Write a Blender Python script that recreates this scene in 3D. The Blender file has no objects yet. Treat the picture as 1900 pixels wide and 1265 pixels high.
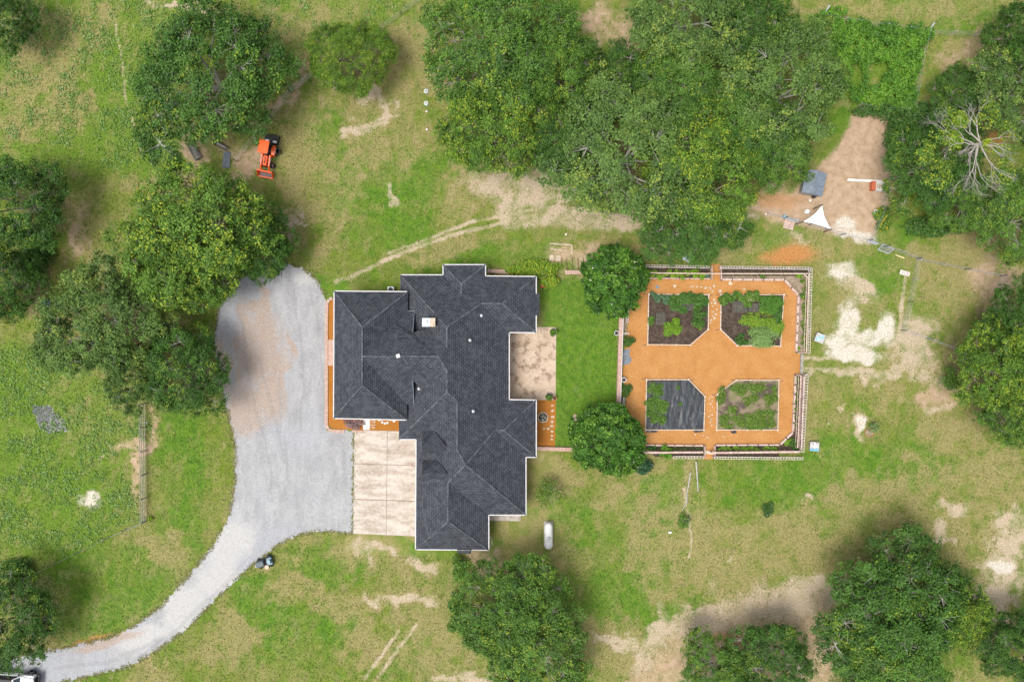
import bpy, math, random
import numpy as np
from mathutils import Vector
R = math.radians
rnd = random.Random(7)
scn = bpy.context.scene
COL = scn.collection
# ------------------------------------------------------------------ camera
H = 78.0            # flying height (m)
S = 16.5            # photo pixels per metre on the ground
cam = bpy.data.cameras.new("camera"); camo = bpy.data.objects.new("camera", cam); COL.objects.link(camo)
camo.location = (0, 0, H); camo.rotation_euler = (0, 0, 0)
cam.sensor_width = 36.0; cam.lens = 36.0 * H / (1900 / S); cam.clip_start = 1; cam.clip_end = 20000
scn.camera = camo
# ------------------------------------------------------------------ light
SUN_EL = 67.0; SUN_AZ = 238.0     # degrees; azimuth clockwise from +Y (sun in the south-west of the frame)
world = bpy.data.worlds.new("World"); scn.world = world; world.use_nodes = True
wn = world.node_tree; bg = wn.nodes["Background"]
sky = wn.nodes.new("ShaderNodeTexSky"); sky.sky_type = 'NISHITA'; sky.sun_disc = False
sky.sun_elevation = R(SUN_EL); sky.sun_rotation = R(SUN_AZ); sky.air_density = 1.0; sky.dust_density = 4.0; sky.ozone_density = 1.0
hs = wn.nodes.new("ShaderNodeHueSaturation"); hs.inputs["Saturation"].default_value = 0.35
wn.links.new(sky.outputs[0], hs.inputs["Color"]); wn.links.new(hs.outputs[0], bg.inputs[0])
bg.inputs[1].default_value = 0.13
sd = bpy.data.lights.new("sun", 'SUN'); sd.energy = 1.4; sd.angle = R(27); sd.color = (1.0, 0.96, 0.90)
so = bpy.data.objects.new("sun", sd); COL.objects.link(so)
sdir = Vector((math.cos(R(SUN_EL)) * math.sin(R(SUN_AZ)), math.cos(R(SUN_EL)) * math.cos(R(SUN_AZ)), math.sin(R(SUN_EL))))
so.rotation_euler = sdir.to_track_quat('Z', 'Y').to_euler(); so.location = sdir * 100
scn.view_settings.view_transform = 'Standard'; scn.view_settings.look = 'None'
scn.view_settings.exposure = 0.93; scn.view_settings.gamma = 1.0
scn.cycles.max_bounces = 5; scn.cycles.diffuse_bounces = 3; scn.cycles.glossy_bounces = 2
scn.cycles.transmission_bounces = 3; scn.cycles.transparent_max_bounces = 4
scn.cycles.caustics_reflective = False; scn.cycles.caustics_refractive = False

# ------------------------------------------------------------------ helpers
def P(px, py, z=0.0):
    k = (1 - z / H) / S
    return ((px - 950) * k, -(py - 632.5) * k, z)
def G(px, py):
    return ((px - 950) / S, -(py - 632.5) / S)

def tag(o, label=None, cat=None, group=None, kind=None):
    if label: o["label"] = label
    if cat: o["category"] = cat
    if group: o["group"] = group
    if kind: o["kind"] = kind
    return o
def link(o, parent=None):
    COL.objects.link(o)
    if parent is not None: o.parent = parent
    return o
def thing(name, label, cat, loc=(0, 0, 0), rz=0, group=None, scale=None):
    o = bpy.data.objects.new(name, None); link(o); o.empty_display_size = 0.3
    o.location = loc; o.rotation_euler = (0, 0, rz)
    if scale is not None: o.scale = scale
    return tag(o, label, cat, group)
def root_loc(o):
    v = Vector((0, 0, 0))
    while o is not None:
        v = v + o.location; o = o.parent
    return v
class MB:
    def __init__(s): s.v = []; s.f = []
    def add(s, vs, fs):
        n = len(s.v); s.v += [tuple(p) for p in vs]; s.f += [tuple(i + n for i in f) for f in fs]; return s
    def box(s, x, y, z0, z1, lx, ly, rot=0.0, top=1.0):
        c, q = math.cos(rot), math.sin(rot); vs = []
        for z, k in ((z0, 1.0), (z1, top)):
            for a, b in ((-1, -1), (1, -1), (1, 1), (-1, 1)):
                u, w = a * lx / 2 * k, b * ly / 2 * k
                vs.append((x + u * c - w * q, y + u * q + w * c, z))
        return s.add(vs, [(3, 2, 1, 0), (4, 5, 6, 7), (0, 1, 5, 4), (1, 2, 6, 5), (2, 3, 7, 6), (3, 0, 4, 7)])
    def bar(s, a, b, w, h):
        """box from a to b (3d points) of width w and height h"""
        a, b = Vector(a), Vector(b); d = (b - a).normalized()
        up = Vector((0, 0, 1)) if abs(d.z) < 0.95 else Vector((1, 0, 0))
        r = d.cross(up).normalized(); u = r.cross(d).normalized(); vs = []
        for p in (a, b):
            for i, j in ((-1, -1), (1, -1), (1, 1), (-1, 1)): vs.append(p + r * (i * w / 2) + u * (j * h / 2))
        return s.add(vs, [(0, 1, 2, 3), (7, 6, 5, 4), (4, 5, 1, 0), (5, 6, 2, 1), (6, 7, 3, 2), (7, 4, 0, 3)])
    def tube(s, pts, rad, n=6, cap=True):
        pts = [Vector(p) for p in pts]; m = len(pts)
        rs = rad if isinstance(rad, (list, tuple)) else [rad] * m
        vs = []; fs = []; prev = None
        for i, p in enumerate(pts):
            d = (pts[min(i + 1, m - 1)] - pts[max(i - 1, 0)])
            d = d.normalized() if d.length > 1e-9 else Vector((0, 0, 1))
            if prev is None:
                up = Vector((0, 0, 1)) if abs(d.z) < 0.9 else Vector((1, 0, 0)); r = d.cross(up).normalized()
            else:
                r = (prev - d * prev.dot(d)); r = r.normalized() if r.length > 1e-6 else d.orthogonal().normalized()
            prev = r; u = d.cross(r)
            for k in range(n):
                a = 2 * math.pi * k / n; vs.append(p + (r * math.cos(a) + u * math.sin(a)) * rs[i])
        for i in range(m - 1):
            for k in range(n):
                k2 = (k + 1) % n; fs.append((i * n + k, i * n + k2, (i + 1) * n + k2, (i + 1) * n + k))
        if cap: fs.append(tuple(range(n - 1, -1, -1))); fs.append(tuple((m - 1) * n + k for k in range(n)))
        return s.add(vs, fs)
    def cyl(s, x, y, z0, z1, r, n=16, r1=None):
        return s.tube([(x, y, z0), (x, y, z1)], [r, r if r1 is None else r1], n)
    def lathe(s, x, y, prof, n=20):
        vs = []; fs = []; m = len(prof)
        for r, z in prof:
            for k in range(n):
                a = 2 * math.pi * k / n; vs.append((x + r * math.cos(a), y + r * math.sin(a), z))
        for i in range(m - 1):
            for k in range(n):
                k2 = (k + 1) % n; fs.append((i * n + k, i * n + k2, (i + 1) * n + k2, (i + 1) * n + k))
        fs.append(tuple(range(n - 1, -1, -1))); fs.append(tuple((m - 1) * n + k for k in range(n)))
        return s.add(vs, fs)
    def prism(s, poly, z0, z1):
        a = sum(poly[i][0] * poly[(i + 1) % len(poly)][1] - poly[(i + 1) % len(poly)][0] * poly[i][1] for i in range(len(poly)))
        if a < 0: poly = poly[::-1]
        n = len(poly); vs = [(p[0], p[1], z0) for p in poly] + [(p[0], p[1], z1) for p in poly]
        fs = [tuple(range(n - 1, -1, -1)), tuple(range(n, 2 * n))] + [(i, (i + 1) % n, n + (i + 1) % n, n + i) for i in range(n)]
        return s.add(vs, fs)
    def wheel(s, x, y, z, r, w, ax=(0, 1, 0), n=20):
        a = Vector(ax).normalized(); c = Vector((x, y, z))
        prof = [(-w / 2, r * .72), (-w / 2, r * .93), (-w * .36, r), (w * .36, r), (w / 2, r * .93), (w / 2, r * .72)]
        return s.tube([c + a * t for t, _ in prof], [q for _, q in prof], n)
    def build(s, name, m, parent=None, world=False, smooth=False, bevel=0):
        me = bpy.data.meshes.new(name)
        vs = s.v
        if world and parent is not None:
            l = root_loc(parent); vs = [(p[0] - l.x, p[1] - l.y, p[2] - l.z) for p in vs]
        me.from_pydata([tuple(p) for p in vs], [], s.f); me.update()
        if m: me.materials.append(m)
        if smooth:
            me.polygons.foreach_set("use_smooth", [True] * len(me.polygons))
            me.set_sharp_from_angle(angle=R(40))
        o = link(bpy.data.objects.new(name, me), parent)
        if bevel:
            b = o.modifiers.new("bevel", 'BEVEL'); b.width = bevel; b.segments = 2; b.limit_method = 'ANGLE'
        return o

# ------------------------------------------------------------------ numpy noise
_rs = np.random.RandomState(11)
_lat = _rs.rand(256, 256).astype(np.float32)
def vnoise(x, y):
    xi = np.floor(x).astype(np.int64); yi = np.floor(y).astype(np.int64)
    fx = x - xi; fy = y - yi; fx = fx * fx * (3 - 2 * fx); fy = fy * fy * (3 - 2 * fy)
    x0 = xi & 255; x1 = (xi + 1) & 255; y0 = yi & 255; y1 = (yi + 1) & 255
    return (_lat[y0, x0] * (1 - fx) + _lat[y0, x1] * fx) * (1 - fy) + (_lat[y1, x0] * (1 - fx) + _lat[y1, x1] * fx) * fy
def fbm(x, y, sc, oc=4, seed=0):
    t = 0; a = 0.5; s = 0; f = 1.0 / sc
    for i in range(oc):
        t = t + a * vnoise(x * f + seed * 17.3 + i * 5.1, y * f + seed * 9.7 - i * 3.3); s += a; a *= .5; f *= 2
    return t / s
def sstep(a, b, x):
    t = np.clip((x - a) / (b - a), 0, 1); return t * t * (3 - 2 * t)
def inpoly(X, Y, poly):
    ins = np.zeros(X.shape, bool); n = len(poly)
    for i in range(n):
        x1, y1 = poly[i]; x2, y2 = poly[(i + 1) % n]
        if y1 == y2: continue
        c = ((y1 > Y) != (y2 > Y)) & (X < (x2 - x1) * (Y - y1) / (y2 - y1) + x1); ins ^= c
    return ins
def segdist(X, Y, pts, closed=False):
    d = np.full(X.shape, 1e9)
    pp = list(pts) + ([pts[0]] if closed else [])
    for (x1, y1), (x2, y2) in zip(pp[:-1], pp[1:]):
        dx, dy = x2 - x1, y2 - y1; L = dx * dx + dy * dy + 1e-9
        t = np.clip(((X - x1) * dx + (Y - y1) * dy) / L, 0, 1)
        d = np.minimum(d, np.hypot(X - x1 - t * dx, Y - y1 - t * dy))
    return d
def m_ell(X, Y, cx, cy, rx, ry, ang=0.0):
    c, q = math.cos(R(ang)), math.sin(R(ang)); u = (X - cx) * c + (Y - cy) * q; w = -(X - cx) * q + (Y - cy) * c
    return sstep(1.45, 0.45, np.hypot(u / rx, w / ry))
def m_line(X, Y, pts, w): return sstep(w, w * .25, segdist(X, Y, pts))
def m_poly(X, Y, pts, f):
    d = segdist(X, Y, pts, True); d = np.where(inpoly(X, Y, pts), -d, d); return sstep(f, -f, d)

# ------------------------------------------------------------------ node materials
class NT:
    def __init__(s, name):
        s.m = bpy.data.materials.new(name); s.m.use_nodes = True; s.t = s.m.node_tree; s.n = s.t.nodes; s.l = s.t.links
        s.b = s.n["Principled BSDF"]; s._pos = None
    def set(s, sock, v):
        if isinstance(v, bpy.types.NodeSocket): s.l.new(v, sock)
        elif isinstance(v, (tuple, list)) and len(v) == 3 and sock.type == 'RGBA': sock.default_value = (*v, 1)
        else: sock.default_value = v
    def pos(s):
        if s._pos is None: s._pos = s.n.new("ShaderNodeNewGeometry").outputs["Position"]
        return s._pos
    def obj(s): return s.n.new("ShaderNodeTexCoord").outputs["Object"]
    def rand(s): return s.n.new("ShaderNodeObjectInfo").outputs["Random"]
    def attr(s, name, out="Color"):
        a = s.n.new("ShaderNodeAttribute"); a.attribute_name = name; return a.outputs[out]
    def sep(s, v):
        a = s.n.new("ShaderNodeSeparateColor"); s.l.new(v, a.inputs[0]); return a.outputs
    def scalev(s, v, sc, rot=0.0):
        a = s.n.new("ShaderNodeMapping"); s.l.new(v, a.inputs[0]); a.inputs["Scale"].default_value = sc
        a.inputs["Rotation"].default_value = (0, 0, rot); return a.outputs[0]
    def noise(s, scale, detail=3, rough=.55, vec=None, dist=0.0):
        a = s.n.new("ShaderNodeTexNoise"); s.l.new(vec if vec is not None else s.pos(), a.inputs["Vector"])
        a.inputs["Scale"].default_value = scale; a.inputs["Detail"].default_value = detail
        a.inputs["Roughness"].default_value = rough; a.inputs["Distortion"].default_value = dist; return a.outputs[0]
    def voro(s, scale, feat='F1', out="Distance", vec=None):
        a = s.n.new("ShaderNodeTexVoronoi"); a.feature = feat; s.l.new(vec if vec is not None else s.pos(), a.inputs["Vector"])
        a.inputs["Scale"].default_value = scale; return a.outputs[out]
    def math(s, op, a, b=None, clamp=False):
        x = s.n.new("ShaderNodeMath"); x.operation = op; x.use_clamp = clamp; s.set(x.inputs[0], a)
        if b is not None: s.set(x.inputs[1], b)
        return x.outputs[0]
    def mr(s, v, a, b, c=0.0, d=1.0, smooth=True):
        x = s.n.new("ShaderNodeMapRange"); x.interpolation_type = 'SMOOTHSTEP' if smooth else 'LINEAR'
        s.set(x.inputs[0], v)
        for i, q in enumerate((a, b, c, d)): x.inputs[i + 1].default_value = q
        return x.outputs[0]
    def mix(s, f, a, b, mode='MIX'):
        x = s.n.new("ShaderNodeMix"); x.data_type = 'RGBA'; x.blend_type = mode; s.set(x.inputs[0], f)
        s.set(x.inputs[6], a); s.set(x.inputs[7], b); return x.outputs[2]
    def bump(s, h, strength=.5, dist=.05):
        x = s.n.new("ShaderNodeBump"); x.inputs["Strength"].default_value = strength; x.inputs["Distance"].default_value = dist
        s.l.new(h, x.inputs["Height"]); s.l.new(x.outputs[0], s.b.inputs["Normal"])
    def fin(s, col, rough=.8, metal=0.0, spec=.3):
        s.set(s.b.inputs["Base Color"], col); s.set(s.b.inputs["Roughness"], rough)
        s.b.inputs["Metallic"].default_value = metal; s.b.inputs["Specular IOR Level"].default_value = spec; return s.m
def mat(name, col, rough=.7, var=.25, scale=6.0, metal=0.0, spec=.3, bump=0.0, dirt=None):
    t = NT(name); n = t.noise(scale, 4, .6); a = tuple(c * (1 - var) for c in col); b = tuple(min(1, c * (1 + var)) for c in col)
    c = t.mix(t.mr(n, .3, .7), a, b)
    if dirt: c = t.mix(t.mr(t.noise(scale * .35, 3, .6), .5, .75, 0, .7), c, dirt)
    if bump: t.bump(t.noise(scale * 3, 3), bump, .03)
    return t.fin(c, rough, metal, spec)
M = {}
M['white'] = mat("white_paint", (.60, .585, .56), .5, .06, 3, dirt=(.5, .48, .43))
M['gutter'] = mat("gutter_paint", (.46, .45, .45), .45, .08, 2)
M['metal'] = mat("galvanised_metal", (.48, .50, .52), .45, .15, 5, metal=.5)
M['palewood'] = mat("pale_wood", (.50, .40, .31), .8, .25, 5, bump=.3)
M['pinkwood'] = mat("pinkish_weathered_wood", (.46, .34, .29), .8, .25, 4, bump=.3, dirt=(.30, .18, .14))
M['darkwood'] = mat("dark_wood", (.12, .075, .055), .85, .3, 5)
M['greywood'] = mat("grey_weathered_wood", (.26, .245, .215), .9, .3, 5, bump=.3)
M['black'] = mat("black_plastic", (.018, .018, .02), .5, .3, 5)
M['rubber'] = mat("rubber", (.022, .022, .023), .85, .3, 9)
M['orange'] = mat("orange_paint", (.80, .10, .012), .35, .08, 3, spec=.5)
M['hub'] = mat("wheel_hub_paint", (.70, .38, .28), .5, .1, 5)
M['red'] = mat("red_paint", (.45, .03, .02), .5, .15, 5)
M['glass'] = mat("dark_glass", (.03, .045, .055), .12, .1, 2, spec=.6)
M['fence'] = mat("faded_white_fence_paint", (.50, .44, .40), .7, .2, 4, dirt=(.33, .26, .22))
M['brick'] = None
M['carwhite'] = mat("white_car_paint", (.72, .74, .76), .25, .03, 2, spec=.6)
M['teal'] = mat("dark_teal_paint", (.05, .11, .14), .35, .2, 4, spec=.5)
M['greyhood'] = mat("grey_blue_paint", (.075, .095, .105), .5, .12, 3, spec=.3)
M['seat'] = mat("blue_grey_vinyl", (.22, .33, .38), .5, .15, 4)
M['stone'] = mat("pale_stone", (.42, .34, .255), .85, .25, 4, bump=.4)
M['soil'] = mat("dark_soil", (.055, .038, .028), .95, .45, 3.5, bump=.8, dirt=(.10, .075, .055))
M['drysoil'] = mat("dry_soil", (.25, .19, .14), .95, .3, 3, bump=.6, dirt=(.16, .15, .07))
M['bluebarrel'] = mat("blue_plastic", (.03, .12, .45), .4, .1, 4)
M['terracotta'] = mat("terracotta", (.35, .14, .07), .7, .2, 5)
M['bark'] = mat("bark", (.20, .17, .14), .9, .35, 8, bump=.5)
M['palebark'] = mat("pale_bark", (.33, .32, .275), .9, .25, 8, bump=.4)
M['slate'] = mat("grey_sheet_roof", (.16, .19, .23), .5, .15, 2.5)
M['wall'] = mat("cream_render", (.48, .42, .35), .85, .12, 2)
M['concrete'] = mat("plain_concrete", (.38, .34, .29), .85, .2, 2.5, dirt=(.25, .21, .17))
M['sail'] = mat("white_sailcloth", (.66, .66, .67), .7, .05, 2)
M['aqua'] = mat("aqua_paint", (.25, .45, .50), .6, .25, 5)
M['paleboard'] = mat("pale_patchy_board", (.40, .37, .35), .7, .35, 4, dirt=(.28, .38, .40))
M['skyblue'] = mat("faded_blue_paint", (.14, .33, .42), .6, .2, 5)
def m_brick(name, c1, c2, mortar, sc):
    t = NT(name); b = t.n.new("ShaderNodeTexBrick"); t.l.new(t.pos(), b.inputs["Vector"]); b.inputs["Scale"].default_value = sc
    t.set(b.inputs["Color1"], c1); t.set(b.inputs["Color2"], c2); t.set(b.inputs["Mortar"], mortar)
    b.inputs["Mortar Size"].default_value = .03
    return t.fin(t.mix(t.mr(t.noise(2.5, 3), .45, .75, 0, .5), b.outputs[0], (.52, .42, .36)), .85)
M['brick'] = m_brick("pinkish_brick", (.42, .25, .19), (.50, .34, .28), (.30, .22, .18), 2.2)
def leafmat(name, trans=.15, gloss=.25):
    t = NT(name); c = t.attr("tint"); t.fin(c, .55, 0, gloss)
    tr = t.n.new("ShaderNodeBsdfTranslucent"); t.set(tr.inputs[0], t.mix(1.0, c, (1.25, 1.5, .7), 'MULTIPLY'))
    mx = t.n.new("ShaderNodeMixShader"); mx.inputs[0].default_value = trans
    t.l.new(t.b.outputs[0], mx.inputs[1]); t.l.new(tr.outputs[0], mx.inputs[2]); t.l.new(mx.outputs[0], t.n["Material Output"].inputs[0])
    return t.m
M['leaf'] = leafmat("leaves"); M['blade'] = leafmat("grass_blades", .2, .15)
# ================================================================== GROUND
TREES = [  # apparent px, py, radius px, height, species, variant rotation, label
 (390, 143, 138, 13, 'dark', "large dark green oak with yellow leaf tips on its left, standing above the orange tractor"),
 (652, 107, 72, 8, 'lime', "round bushy lime green tree standing alone below the wire fence"),
 (362, 432, 134, 13.5, 'bright', "largest yellow green oak overhanging the top of the gravel drive"),
 (482, 455, 70, 9, 'dark', "dark lower oak between the yellow green oak and the lawn"),
 (190, 600, 108, 12.5, 'grey', "wide greyish green oak hiding the white ring, left of the gravel drive"),
 (340, 684, 82, 9.5, 'dark', "dark green oak over the head of the board fence at the drive edge"),
 (352, 476, 90, 12, 'bright', "yellow green oak squeezed between the largest oak and the greyish oak"),
 (250, 700, 56, 9, 'grey', "smaller greyish oak at the lower tip of the left oak group, above the rough pasture"),
 (30, 375, 92, 11, 'dark', "dark oak at the left picture edge above a brown leaf patch"),
 (5, 530, 72, 10, 'dark', "dark spreading oak at the left edge beside the blue barrel"),
 (28, 1150, 84, 9.5, 'dark', "dark oak with yellow tips overhanging the parked white truck"),
 (10, 35, 58, 9, 'dark', "small dark tree cut by the top left corner"),
 (930, 90, 132, 13, 'mid', "tall mid green oak at the top centre, nearest the round septic lids"),
 (920, 235, 98, 11, 'bright', "bright green oak overhanging the pale sandy patch behind the house"),
 (1030, 120, 82, 12, 'mid', "mid green oak beside the brown gap at the top of the wood"),
 (1040, 260, 70, 9, 'dark', "dark oak wedged between the sandy patch oak and the large grey oak"),
 (1165, 285, 135, 12.5, 'grey', "large grey green oak with pale branches over the dirt track"),
 (1295, 320, 102, 12, 'bright', "yellow tipped oak in the middle of the wood above the track"),
 (1145, 150, 66, 8, 'dark', "open dark oak with white stems showing, below the brown gap"),
 (1265, 34, 112, 12, 'grey', "grey green oak cut by the top edge of the picture"),
 (1262, 175, 84, 11, 'mid', "mid green oak in the heart of the wood under the grey top edge oak"),
 (1455, 165, 118, 13, 'grey', "pale grey green oak beside the bright green vine patch"),
 (1438, 285, 68, 10.5, 'mid', "oak overhanging the grey roofed coop"),
 (1375, 245, 95, 11, 'mid', "oak between the pale grey oak and the yellow tipped oak"),
 (1275, 412, 84, 7.5, 'dark', "dark lower oak over the track just above the garden gate"),
 (1400, 55, 72, 10, 'dark', "dark tree at the top edge left of the vine patch"),
 (1730, 300, 92, 9, 'dark', "dark oak with yellow tips on the right side of the chicken run"),
 (1890, 165, 92, 10, 'grey', "grey green oak behind the bare branched tree at the right edge"),
 (1868, 388, 82, 9, 'mid', "mid green oak at the right edge below the bare branched tree"),
 (1780, 365, 62, 7, 'mid', "small oak with yellow tips below the dark chicken run oak"),
 (1892, 70, 60, 11, 'dark', "dark tree at the top right corner"),
 (1775, 170, 50, 6, 'dark', "small dark tree below the dry square plot at top right"),
 (1850, 685, 84, 11.5, 'bright', "yellow green oak at the right edge beyond the wire fence"),
 (1895, 590, 70, 10.5, 'dark', "dark oak at the right edge above the yellow green one"),
 (1880, 770, 62, 9, 'mid', "mid green oak at the right edge below the yellow green one"),
 (1665, 1115, 130, 11.5, 'dark', "large dark oak with white bare limbs at the lower right"),
 (1650, 1225, 112, 9, 'mid', "oak with yellow green tips at the bottom edge below the large dark oak"),
 (1768, 1130, 64, 9.5, 'bright', "yellow edged oak on the right flank of the large dark oak"),
 (1330, 1245, 66, 7.5, 'mid', "left one of the two oaks in the dry ground at the bottom edge"),
 (1425, 1232, 80, 8.5, 'dark', "right one of the two oaks in the dry ground at the bottom edge"),
 (1885, 1200, 74, 9.5, 'dark', "dark tree cut by the bottom right corner"),
 (945, 1125, 100, 11, 'mid', "broad oak below the house, nearer the propane tank"),
 (985, 1195, 108, 10.5, 'mid', "broad oak touching the bottom edge below the house"),
]
TREES = [(t_[0], t_[1], t_[2], t_[3] * .72) + t_[4:] for t_ in TREES]
LAWN_GREEN = [(60,720,130,100),(110,860,120,110),(60,985,90,60),(205,150,90,120),(150,270,130,70),(430,60,60,50),(1080,640,52,190),(600,560,60,50),(930,470,150,30),(660,340,70,90),(770,330,80,60),(330,830,60,110),(200,1090,180,90),
 (620,1045,90,40),(480,1100,60,40),(900,1060,60,50),(1000,1080,60,60),(345,960,50,60),(540,1180,120,60),(1380,440,60,40),(1560,850,90,50),(1440,900,140,60),
 (800,1010,70,25),(1620,520,50,60),(860,300,60,40),(1240,930,90,70),(1050,960,80,50),(1130,1100,90,90),(720,420,80,50),(1700,860,90,60),(1560,980,80,60),(1480,40,60,20),(1780,30,80,20),(600,240,40,70)]
DRY = [(620,330,60,90,20),(720,260,80,60,0),(560,360,40,60,0),(1250,960,80,60,0),(1600,1010,120,60,0),(840,1000,1,1,0),(640,1130,60,30,0),(1350,1060,110,50,0),(1720,900,60,60,0),(1780,680,60,60,0),(150,60,60,60,0),(110,200,60,60,0),(500,60,60,50,0),(580,90,40,60,0),(850,445,90,26,-15),(800,120,70,90,0),(700,180,90,60,0),(620,410,28,110,20),(640,300,25,70,20),(760,60,60,40,0),(560,250,60,110,0),(1020,890,70,35,0),
 (700,1030,90,40,10),(760,1115,90,30,0),(690,1200,60,40,0),(800,1180,60,60,30),(520,1040,60,30,0),(1300,1000,90,60,0),(1450,1010,110,60,0),(1230,1050,70,70,0),
 (1650,930,120,60,0),(1750,1000,120,90,0),(1800,520,120,70,0),(1850,470,90,80,0),(1690,480,60,40,0),(1660,700,90,60,0),(1760,780,80,60,0),(1600,960,70,40,0),
 (1560,25,130,24,0),(1700,20,140,20,0),(60,70,60,70,0),(40,190,60,70,0),(90,120,60,60,0),(1380,480,50,30,0),(1130,470,110,40,0),(700,700,10,10,0),(870,350,60,40,0),
 (1170,940,70,30,0),(1290,900,20,60,0),(300,1010,60,40,0),(430,1190,60,40,0),(1790,100,70,50,0),(1850,60,60,30,0),(330,350,90,30,0),(560,20,90,25,0),(480,90,40,60,0),
 (1500,1060,120,50,0),(1830,900,80,80,0),(1100,1190,90,60,0),(1180,1230,80,50,0),(30,240,60,30,0),(990,960,70,50,0),(560,1100,60,30,0)]
BARE = [(655,242,17,11,0),(668,190,16,24,20),(700,200,12,36,-10),(676,238,30,8,-15),(612,160,8,11,0),(945,340,88,30,0),(1000,365,90,18,0),(540,400,20,10,30),(548,425,12,8,0),
 (1690,690,50,14,20),(1630,690,80,11,5),(1735,765,20,14,0),(1556,768,7,10,0),(1606,788,12,22,-20),(1760,945,28,13,0),(1345,1037,14,7,-30),(1490,935,14,9,0),(1880,985,48,34,0),
 (1862,1060,46,54,0),(1450,1120,130,34,0),(1300,1150,70,30,-20),(350,2,70,7,0),(800,128,12,14,0),(205,834,4,4,0),(758,1118,62,12,5),(700,1028,42,14,10),(690,1115,10,7,0),
 (1700,640,50,60,0),(1850,1110,60,40,0),(1500,1090,70,20,0),(1210,1190,16,60,15),(1590,540,40,18,30),(1540,690,60,8,0),(780,1040,20,14,0),(860,1260,60,12,0),(1170,1200,60,10,20),(1745,980,24,10,0),
 (735,365,8,16,0),(1470,440,20,8,20),(1090,480,30,10,0),(870,1160,10,30,0),(960,330,60,22,0),(1000,345,50,26,0)]
SAND = [(1570,590,18,42,5),(1603,628,38,20,0),(1552,632,24,14,0),(1600,662,28,9,10),(1562,505,30,18,-10),(160,922,22,14,15),(1860,1050,26,14,0),(1640,610,16,30,0),(1545,790,1,1,0),(1605,785,9,12,-20),(1585,655,52,14,5),
        (1572,423,24,18,0),(1600,436,20,10,0)]
DIRT_POLY = [(1592,200),(1678,205),(1668,330),(1645,390),(1613,446),(1540,432),(1440,408),(1388,392),(1400,370),(1480,355),(1540,290),(1568,240)]
DIRT = [(235,832,17,16,0),(360,270,30,26,0),(455,300,34,40,20),(535,165,60,10,-35),(1110,45,36,50,0),(1165,70,30,50,0),(1400,1190,150,70,0),(1290,1210,70,50,0),(1500,1180,50,80,0),(1840,1130,60,30,0),
        (260,870,6,80,0),(268,800,8,60,0),(150,430,30,50,0),(1740,740,34,36,0),(1850,520,60,50,0),(1070,480,70,30,0),(900,1050,60,20,0),(1255,1235,40,30,0),(1790,110,50,36,0),(1440,330,30,60,0)]
WEED_POLYS = [[(-900,-900),(335,-900),(335,120),(330,350),(100,300),(0,290),(-900,290)], [(-900,640),(120,640),(255,740),(262,962),(150,1015),(52,1072),(-900,1090)], [(470,-200),(780,-200),(775,2),(700,60),(590,130),(480,150)]]
VINE_POLY = [(1500,45),(1530,25),(1600,45),(1718,62),(1706,130),(1690,205),(1640,206),(1580,195),(1550,130),(1490,80)]
MULCH = [(1162,545),(1186,530),(1202,517),(1318,518),(1318,490),(1336,490),(1337,520),(1455,520),(1481,549),(1477,655),(1487,656),(1487,693),(1473,695),(1469,803),(1446,825),(1325,826),(1324,852),(1306,852),(1305,828),(1197,827),(1160,800),(1156,772),(1162,745),(1158,715),(1154,690),(1160,640),(1166,600)]
TRACKS = [([(625,525),(700,490),(780,455),(860,428),(930,412),(1000,402)], 5), ([(720,470),(800,440),(870,410),(940,396),(1010,386)], 4), ([(940,410),(1000,404),(1060,408),(1150,415),(1260,402),(1400,396)], 18), ([(1000,390),(1080,395),(1200,400)],14), ([(1230,1180),(1262,1148),(1300,1128),(1400,1112),(1520,1098)], 7), ([(740,212),(700,224),(670,236)], 4),
          ([(1270,905),(1285,1010),(1278,1035)],2.5),([(700,1255),(770,1160)],4),([(676,1258),(740,1170)],4),([(212,40),(228,110),(234,180),(262,290)],1.6),([(1480,663),(1560,664),(1610,650)],5),([(1480,683),(1530,684)],4),([(1680,505),(1668,612)],5)]
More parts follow.
